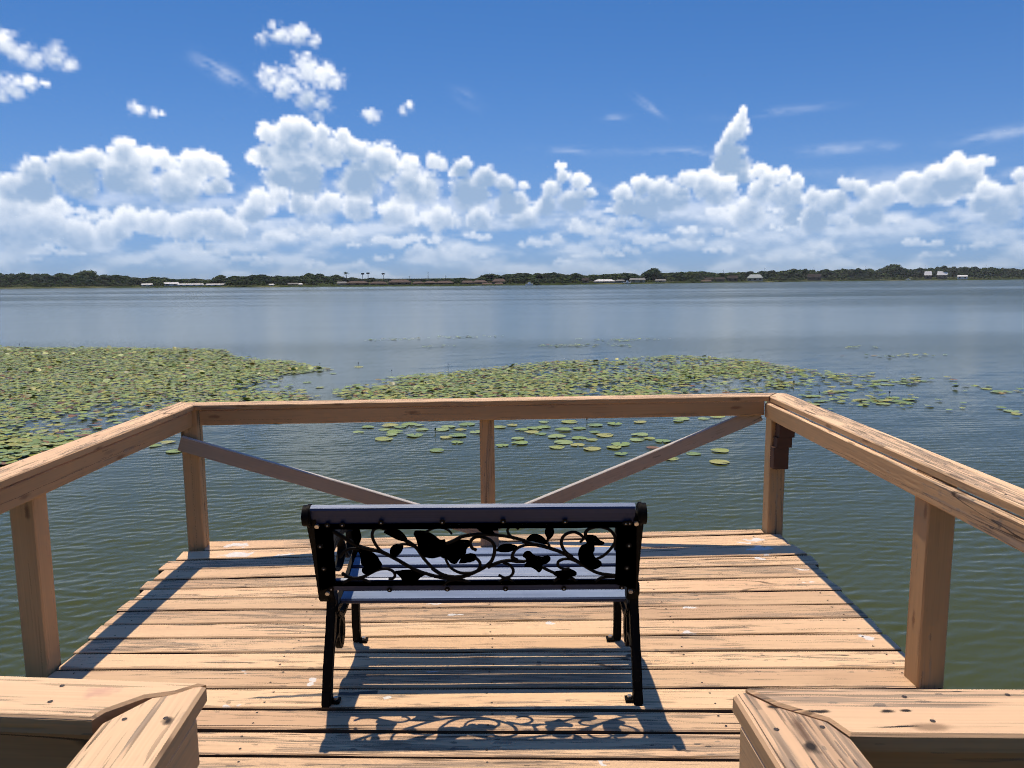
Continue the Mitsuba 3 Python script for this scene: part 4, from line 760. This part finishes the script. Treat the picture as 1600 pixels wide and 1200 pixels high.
# ---------------------------------------------------------------- the far shore: trees
FOL = [(0.055, 0.085, 0.040), (0.068, 0.104, 0.044), (0.048, 0.074, 0.042), (0.085, 0.115, 0.046), (0.074, 0.094, 0.050)]
for k, c in enumerate(FOL): diffuse(f'foliage_{k}', c)
diffuse('bark', (0.06, 0.05, 0.04))
def crown_mesh(seed, kind, leaves=44):
    """A crown of leaf clumps in a unit of height 1, width about 1."""
    g = np.random.default_rng(seed)
    low = 0.10 if kind == 'bushy' else 0.34
    blobs = []
    for k in range(13 if kind == 'bushy' else 10):
        a = g.uniform(0, 6.283); z = g.uniform(low + .14, 0.84); R = 0.34 * math.sin(math.pi * min(1, (z - low + .14) / (1.05 - low)) ** 0.8)
        blobs.append((R * math.cos(a), R * math.sin(a), z, g.uniform(0.13, 0.20)))
    blobs.append((0, 0, 0.82, 0.16))
    V, F = [], []
    for (x, y, z, r) in blobs:
        for k in range(leaves):
            d = g.normal(size=3); d /= np.linalg.norm(d)
            c = np.array([x, y, z]) + d * r * (g.uniform(0.75, 1.08)) * np.array([1.1, 1.1, 0.75])
            n = d + g.normal(0, .5, 3); n /= np.linalg.norm(n)
            u = np.cross(n, g.normal(size=3)); u /= np.linalg.norm(u); w = np.cross(n, u)
            s = g.uniform(0.028, 0.055) * (1 if leaves > 30 else 1.35)
            b = len(V); V += [c - u * s - w * s * .6, c + u * s - w * s * .6, c + u * s * .8 + w * s * .7, c - u * s * .8 + w * s * .7]
            F += [(b, b + 1, b + 2), (b, b + 2, b + 3)]
    m = trimesh.Trimesh(np.array(V), np.array(F), process=False)
    cores = []
    for (x, y, z, r) in blobs:
        s = trimesh.creation.icosphere(0, r * 0.86); s.vertices = np.array(s.vertices) * (1.1, 1.1, 0.75) + (x, y, z); cores.append(s)
    m = cat_([m] + cores)
    v = np.array(m.vertices); v[:, 2] = v[:, 2] / v[:, 2].max(); m.vertices = v
    return m
CR = {kind: [crown_mesh(500 + 10 * j + k, kind) for k in range(4)] for j, kind in enumerate(('bushy', 'tall'))}
CW = [crown_mesh(560 + k, 'bushy', 18) for k in range(5)]
CP = {(kind, k, c): ply(CR[kind][k], f'foliage_{c}') for kind in CR for k in range(4) for c in range(5)}
def trunk_mesh():
    g = np.random.default_rng(8)
    ms = [tube(np.array([(0, 0, 0), (0.006, 0.004, .25), (0, 0.01, .6)]), [0.028, 0.020, 0.010], 6)]
    for k in range(4):
        a = k * 1.7; ms.append(tube(np.array([(0, 0, .3 + .05 * k), (.12 * math.cos(a), .12 * math.sin(a), .5 + .05 * k)]), [0.012, 0.006], 5))
    return cat_(ms)
TP = ply(trunk_mesh(), 'bark', smooth=40)
rt = np.random.default_rng(21)
SECTORS = [(-25.6, 'in the dense wood at the far left'), (-23.2, 'left of the long white roofed buildings'), (-18.6, 'behind the long white roofed buildings'), (-15.5, 'just right of the lone round tree'), (-12.2, 'above the low beige house left of centre'),
           (-9.4, 'beside the ragged palm'), (-5.5, 'behind the first brown roofed houses'), (-1.6, 'behind the last brown roofed houses'), (1.6, 'in the dark wood right of the brown roofed houses'), (4.6, 'behind the moored white boat'), (8.0, 'left of the white hipped roof'),
           (10.6, 'behind the white hipped roof'), (12.6, 'behind the tan two storey house'), (14.8, 'right of the tall broad tree'), (17.4, 'behind the dark boathouse on the right'), (20.2, 'round the pale roofed house'), (23.2, 'in the thick wood right of the pale roofed house'),
           (26.4, 'between the thick wood and the spreading tree'), (29.6, 'round the tall spreading tree'), (32.2, 'round the white barns'), (99, 'right of the white barns')]
TINT = ['dark', 'mid green', 'very dark', 'yellowish green', 'olive']
def describe(az, kind, c, label, group):
    where = next(t for a, t in SECTORS if az < a)
    if 'water edge' in label: return f'low {TINT[c]} bushy waterside tree {where}', f'low trees at the water edge {where}'
    return f'{TINT[c]} {"round" if kind == "bushy" else "taller bare stemmed"} tree {where}', f'trees {where}'
def tree(az, r, top, wid, kind, label, group, c=None, low=0.0):
    c = int(rt.integers(0, 5)) if c is None else c
    if group: label, group = describe(az, kind, c, label, group)
    d = r - shore(az); gz = ground_z(d)
    H = max(2.5, (1.6 + math.tan(math.radians(top)) * r) - gz)
    key = thing('tree', label, 'tree', group)
    w = T().translate(list(polar(az, r, gz))).rotate([0, 0, 1], rt.uniform(0, 360)).scale([wid, wid, H])
    scene[key + '__crown'] = {**CP[kind, int(rt.integers(0, 4)), int(c)], 'to_world': w}
    scene[key + '__trunk'] = {**TP, 'to_world': w}
    return key
sk = sorted(SKY); sa = [p[0] for p in sk]; se = [p[1] for p in sk]
def skyline(az): return float(np.interp(az, sa, se))
def near_build(az, m=0.12): return any(a0 - m < az < a1 + m for _, a0, a1, _, _ in BUILD)
TL = 'dark green leafy tree in the treeline along the far shore'
FL = 'low bushy green tree at the water edge of the far shore'
spec_az = {-26.39: 'wide domed dark tree rising above the wood on the left', -18.18: 'lone round tree beside the white roofed long buildings', 12.81: 'tall broad tree standing close to the water right of the tan house', 28.67: 'tall dark spreading tree above the right shore'}
done = set()
for (a, e) in sk:
    lab, grp, wid = TL, 'trees of the far treeline', None
    for s, l in spec_az.items():
        if abs(a - s) < 0.22 and s not in done: lab, grp, wid = l, None, (30 if s in (-26.39, 28.67) else 15); done.add(s)
    gapz = -11.8 < a < -1.6
    r = shore(a) + (230 if gapz else rt.uniform(55, 95))
    tree(a, r, e, wid or rt.uniform(11, 17), 'bushy' if rt.uniform() < .6 or grp is None else 'tall', lab, grp)
    if grp and rt.uniform() < .75 and not gapz:
        a2 = a + rt.uniform(-.25, .25)
        tree(a2, shore(a2) + rt.uniform(45, 80), skyline(a2) * rt.uniform(.70, .92), rt.uniform(9, 15), 'bushy', TL, 'trees of the far treeline')
a = -31.5
while a < 36:
    if not near_build(a, 0.22) and not -13.0 < a < -1.6 or rt.uniform() < .10:
        if not near_build(a, 0.1):
            tree(a, shore(a) + rt.uniform(8, 26), rt.uniform(.12, .45) * (1.0 if a < 0 else .85), rt.uniform(6, 11), 'bushy', FL, 'bushy trees at the far water edge', c=int(rt.choice([1, 3, 4, 0])))
    a += rt.uniform(.28, .62)
def wood_mesh():
    g = np.random.default_rng(31); V, F, C, n = [], [], [], 0
    for a in np.arange(-42, 45, 0.27):
        for layer in range(3):
            az = a + g.uniform(-.1, .1); gap = -11.8 < az < -1.6
            d = (260 if gap else 95) + layer * 60 + g.uniform(0, 30); r = shore(az) + d; gz = ground_z(d)
            top = 1.6 + math.tan(math.radians(skyline(az) * g.uniform(.80, .98))) * r - gz
            m = CW[g.integers(0, 5)]; w = g.uniform(14, 22); t = g.uniform(0, 6.283)
            v = np.array(m.vertices) * (w, w, max(top, 3)); v = np.c_[v[:, 0] * math.cos(t) - v[:, 1] * math.sin(t), v[:, 0] * math.sin(t) + v[:, 1] * math.cos(t), v[:, 2]] + polar(az, r, gz)
            V.append(v); F.append(np.array(m.faces) + n); n += len(v); C.append(np.tile(np.array(FOL[g.integers(0, 5)]) * g.uniform(.8, 1.15), (len(v), 1)))
    return ply((np.vstack(V), np.vstack(F)), 'foliage_mixed', color=np.vstack(C))
mat('foliage_mixed', {'type': 'twosided', 'bsdf': {'type': 'diffuse', 'reflectance': {'type': 'mesh_attribute', 'name': 'vertex_color'}}})
k = put(wood_mesh(), 'far_wood', kind='stuff', label='dark green wood behind the houses along the far shore'); labels[k]['category'] = 'wood'

# ---------------------------------------------------------------- the far shore: buildings
for k, c in {'wall_white': (.62, .61, .58), 'wall_beige': (.42, .36, .27), 'wall_brown': (.16, .125, .10), 'wall_grey': (.28, .28, .27), 'roof_white': (.72, .72, .70), 'roof_brown': (.135, .105, .09), 'roof_grey': (.24, .24, .23),
             'roof_dark': (.06, .052, .048), 'window_dark': (.02, .022, .025), 'hull_white': (.75, .75, .73), 'pole_dark': (.05, .05, .05), 'roof_pale': (.42, .46, .44)}.items(): diffuse(k, c)
STYLE = {'white_long': ('wall_white', 'roof_white', 'building'), 'white_small': ('wall_white', 'roof_white', 'shed'), 'beige': ('wall_beige', 'roof_grey', 'house'), 'brown': ('wall_brown', 'roof_brown', 'house'),
         'whiteroof': ('wall_grey', 'roof_white', 'house'), 'gray': ('wall_grey', 'roof_grey', 'house'), 'tan': ('wall_beige', 'roof_grey', 'house'), 'dark': ('wall_brown', 'roof_dark', 'house'), 'grayroof': ('wall_beige', 'roof_pale', 'house'),
         'barn': ('wall_brown', 'roof_white', 'barn'), 'long_low': ('wall_white', 'roof_white', 'shed'), 'boathouse': ('wall_brown', 'roof_brown', 'boathouse')}
WHERE = {'white_long': ['leftmost long low building with bright white roof', 'second long white roofed building, with a stepped higher roof', 'longest low white roofed building, in the middle of its row', 'long low white roofed building beside the lone round tree'],
         'white_small': ['small white shed under the dark trees left of the beige house', 'little white shed just right of the beige house'],
         'beige': ['beige low house under the dark trees left of centre', 'beige house at the left end of the brown roofed row', 'low beige house right of the tall broad tree'],
         'brown': [f'{w} brown roofed lakeside house from the left in its row' for w in ('first', 'second', 'third', 'fourth', 'fifth', 'sixth', 'seventh', 'eighth', 'ninth')],
         'boathouse': ['brown roofed boathouse standing in the water, left one of two', 'brown roofed boathouse standing in the water, right one of two', 'dark boathouse in front of the dark roofed house on the right'],
         'whiteroof': ['wide house with a bright white hipped roof by the water'], 'gray': ['small grey house just right of the white hipped roof'], 'tan': ['two storey tan house with rows of windows'],
         'dark': ['small dark roofed house among trees left of the white hipped roof', 'dark roofed house behind the boathouse on the right', 'dark roofed house second from the boathouse', 'brown grey roofed house below the pale roofed one', 'dark house hidden among trees on the right shore'],
         'grayroof': ['house with a pale grey green hipped roof among trees'], 'barn': ['barn roof gleaming white, left one, half behind trees', 'barn with a steep bright white roof, right one'], 'long_low': ['long low white shed on the right shore']}
count = {}
for (style, a0, a1, top, bot) in BUILD:
    wm, rm, cat = STYLE[style]; i = count.get(style, 0); count[style] = i + 1
    az = (a0 + a1) / 2
    d = -5 if style == 'boathouse' else (48 if style == 'barn' else 30)
    r = shore(az) + d; gz = max(ground_z(d), -0.6)
    W = math.radians(a1 - a0) * r; H = 1.6 + math.tan(math.radians(top)) * r - gz; D = min(max(9, W * .5), 14)
    key = thing({'building': 'long_building'}.get(cat, cat), WHERE[style][i], cat)
    M = T().translate(list(polar(az, r, gz))).rotate([0, 0, 1], -az + (rt.uniform(-8, 8) if style == 'brown' else 0))
    rh = H * {'white_long': .38, 'barn': .48, 'whiteroof': .52, 'brown': .52, 'grayroof': .5, 'boathouse': .45, 'long_low': .3}.get(style, .42); wh = H - rh
    ov = 0.6; hx = W / 2 - (0 if style == 'barn' else W * .5 * (.38 if style in ('whiteroof', 'grayroof', 'brown', 'gray') else .04))
    e = [(-W / 2 - ov, -D / 2 - ov, wh - .1), (W / 2 + ov, -D / 2 - ov, wh - .1), (W / 2 + ov, D / 2 + ov, wh - .1), (-W / 2 - ov, D / 2 + ov, wh - .1), (-hx, 0, H), (hx, 0, H)]
    rf = trimesh.Trimesh(e, [(0, 1, 5), (0, 5, 4), (2, 3, 4), (2, 4, 5), (1, 2, 5), (3, 0, 4), (0, 2, 1), (0, 3, 2)], process=False)
    scene[key + '__roof'] = {**ply(rf, rm), 'to_world': M}
    if style == 'boathouse':
        for q, (x, y) in enumerate(((-W / 2 + .3, -D / 2 + .3), (W / 2 - .3, -D / 2 + .3), (W / 2 - .3, D / 2 - .3), (-W / 2 + .3, D / 2 - .3))):
            m = trimesh.creation.box((.3, .3, wh + 1)); m.apply_translation((x, y, wh / 2 - .6)); put(ply(m, 'pole_dark'), 'post', key, to_world=M)
        continue
    b = trimesh.creation.box((W, D, wh)); b.apply_translation((0, 0, wh / 2)); scene[key + '__wall'] = {**ply(b, wm), 'to_world': M}
    n = int(np.clip(W / 4.5, 1, 5)); rowsw = [wh * .55] if style != 'tan' else [wh * .28, wh * .74]
    for zc in rowsw:
        for q in range(n):
            x = (q + .5) / n * W - W / 2
            hh = min(1.5, wh * .5) if style != 'tan' else wh * .26
            m = trimesh.creation.box((min(2.2, W / n * .6), .1, hh)); m.apply_translation((x, -D / 2 - .04, zc)); put(ply(m, 'window_dark'), 'window', key, to_world=M)
# poles, masts, palms, boats
nlamp = 0
for (a, e, kind) in POLES:
    r = shore(a) + 160; gz = ground_z(160); H = 1.6 + math.tan(math.radians(e)) * r - gz
    if kind == 'lamp':
        key = thing('light_pole', ['leftmost', 'middle', 'rightmost'][nlamp] + ' of three floodlight poles above the brown roofed houses', 'light pole', 'floodlight poles'); nlamp += 1
        m = trimesh.creation.cylinder(.22, H, sections=8); m.apply_translation((0, 0, H / 2)); scene[key + '__pole'] = {**ply(m, 'pole_dark', smooth=40), 'to_world': T().translate(list(polar(a, r, gz)))}
        m = trimesh.creation.box((2.6, .8, 1.3)); m.apply_translation((0, 0, H)); scene[key + '__lamp_head'] = {**ply(m, 'pole_dark'), 'to_world': T().translate(list(polar(a, r, gz)))}
    else:
        key = thing('utility_mast', 'thin dark mast above the treetops ' + next(t for q, t in SECTORS if a < q), 'mast', 'masts above the treetops')
        m = trimesh.creation.cone(.42, H, sections=6)
        scene[key + '__shaft'] = {**ply(m, 'pole_dark'), 'to_world': T().translate(list(polar(a, r, gz)))}
        m = trimesh.creation.box((1.6, .2, .2)); m.apply_translation((0, 0, H * .85)); scene[key + '__cross_arm'] = {**ply(m, 'pole_dark'), 'to_world': T().translate(list(polar(a, r, gz)))}
def palm(a, e):
    r = shore(a) + 60; gz = ground_z(60); H = 1.6 + math.tan(math.radians(e)) * r - gz; g = np.random.default_rng(int(abs(a) * 100))
    key = thing('palm_tree', 'ragged palm tree standing at the left end of the brown roofed row', 'palm tree')
    W = T().translate(list(polar(a, r, gz)))
    scene[key + '__trunk'] = {**ply(tube(np.array([(0, 0, 0), (.3, 0, H * .5), (0, 0, H * .86)]), [.4, .3, .25], 6), 'bark', smooth=True), 'to_world': W}
    fr = []
    for k in range(16):
        t = k * 2.4; up = g.uniform(.1, 1.1); L = g.uniform(2.6, 3.8)
        p = np.array([(0, 0, H * .86), (L * .5 * math.cos(t), L * .5 * math.sin(t), H * .86 + L * .5 * math.sin(up)), (L * math.cos(t), L * math.sin(t), H * .86 + L * .6 * math.sin(up) - .8)])
        s = np.array([-math.sin(t), math.cos(t), 0]) * .38
        v = np.vstack([p[0] - s * .3, p[0] + s * .3, p[1] - s, p[1] + s, p[2]]); fr.append(trimesh.Trimesh(v, [(0, 1, 3), (0, 3, 2), (2, 3, 4)], process=False))
    scene[key + '__fronds'] = {**ply(cat_(fr), 'foliage_1'), 'to_world': W}
palm(-9.615, .78)
for (a, d, L, lab) in ((PXAZ[0], -6, 5.5, 'white motor boat moored before the dark trees right of centre'), (PXAZ[1], 4, 6.0, 'white boat drawn up between the grey house and tan house'), (PXAZ[2], 5, 6.0, 'white boat lying on the right shore under the trees')):
    r = shore(a) + d; z = max(ground_z(d), WATER)
    key = thing('boat', lab, 'boat'); M = T().translate(list(polar(a, r, z))).rotate([0, 0, 1], -a + 8)
    t = [(-L / 2, -.9, .9), (L * .3, -.9, .95), (L / 2, 0, 1.1), (L * .3, .9, .95), (-L / 2, .9, .9)]; bt = [(-L / 2, -.6, 0), (L * .25, -.6, 0), (L * .4, 0, .1), (L * .25, .6, 0), (-L / 2, .6, 0)]
    hull = trimesh.convex.convex_hull(np.array(t + bt)); scene[key + '__hull'] = {**ply(hull, 'hull_white'), 'to_world': M}
    cb = trimesh.convex.convex_hull(np.array([(-.9, -.6, .9), (1.2, -.6, .9), (1.2, .6, .9), (-.9, .6, .9), (-.8, -.5, 2.2), (.5, -.5, 2.2), (.5, .5, 2.2), (-.8, .5, 2.2)])); scene[key + '__cabin'] = {**ply(cb, 'hull_white'), 'to_world': M}

# ---------------------------------------------------------------- unseen trees added on the bank behind the camera to cut sky fill
def bank_mesh():
    g = np.random.default_rng(63); V, F, C, n = [], [], [], 0
    for az in np.concatenate([np.arange(108, 253, 4.5), np.arange(110, 250, 8.0)]):
        d = g.uniform(6, 24); r = shore(az) + d; gz = ground_z(d)
        m = CR['bushy' if g.uniform() < .6 else 'tall'][g.integers(0, 4)]; w = g.uniform(8, 12); H = g.uniform(11, 17); t = g.uniform(0, 6.283)
        v = np.array(m.vertices) * (w, w, H); v = np.c_[v[:, 0] * math.cos(t) - v[:, 1] * math.sin(t), v[:, 0] * math.sin(t) + v[:, 1] * math.cos(t), v[:, 2]] + polar(az + g.uniform(-2, 2), r, gz)
        V.append(v); F.append(np.array(m.faces) + n); n += len(v); C.append(np.tile(np.array(FOL[g.integers(0, 5)]) * g.uniform(.8, 1.15), (len(v), 1)))
    return ply((np.vstack(V), np.vstack(F)), 'foliage_mixed', color=np.vstack(C))
k = put(bank_mesh(), 'near_bank_wood', kind='stuff', label='unseen trees added on the bank behind the camera to block low sky light'); labels[k]['category'] = 'wood'

# ---------------------------------------------------------------- the summer air over the lake
scene['air'] = {'type': 'homogeneous', 'albedo': rgb(0.92, 0.95, 0.97), 'sigma_t': HAZE}
scene['haze'] = {'type': 'cube', 'to_world': T().translate([0, 0, 24.0]).scale([6200, 6200, 30.0]), 'bsdf': {'type': 'null'}, 'interior': {'type': 'ref', 'id': 'air'}}
scene['camera']['medium'] = {'type': 'ref', 'id': 'air'}
labels['haze'] = {'kind': 'stuff', 'label': 'thin bluish summer haze over the lake', 'category': 'haze'}
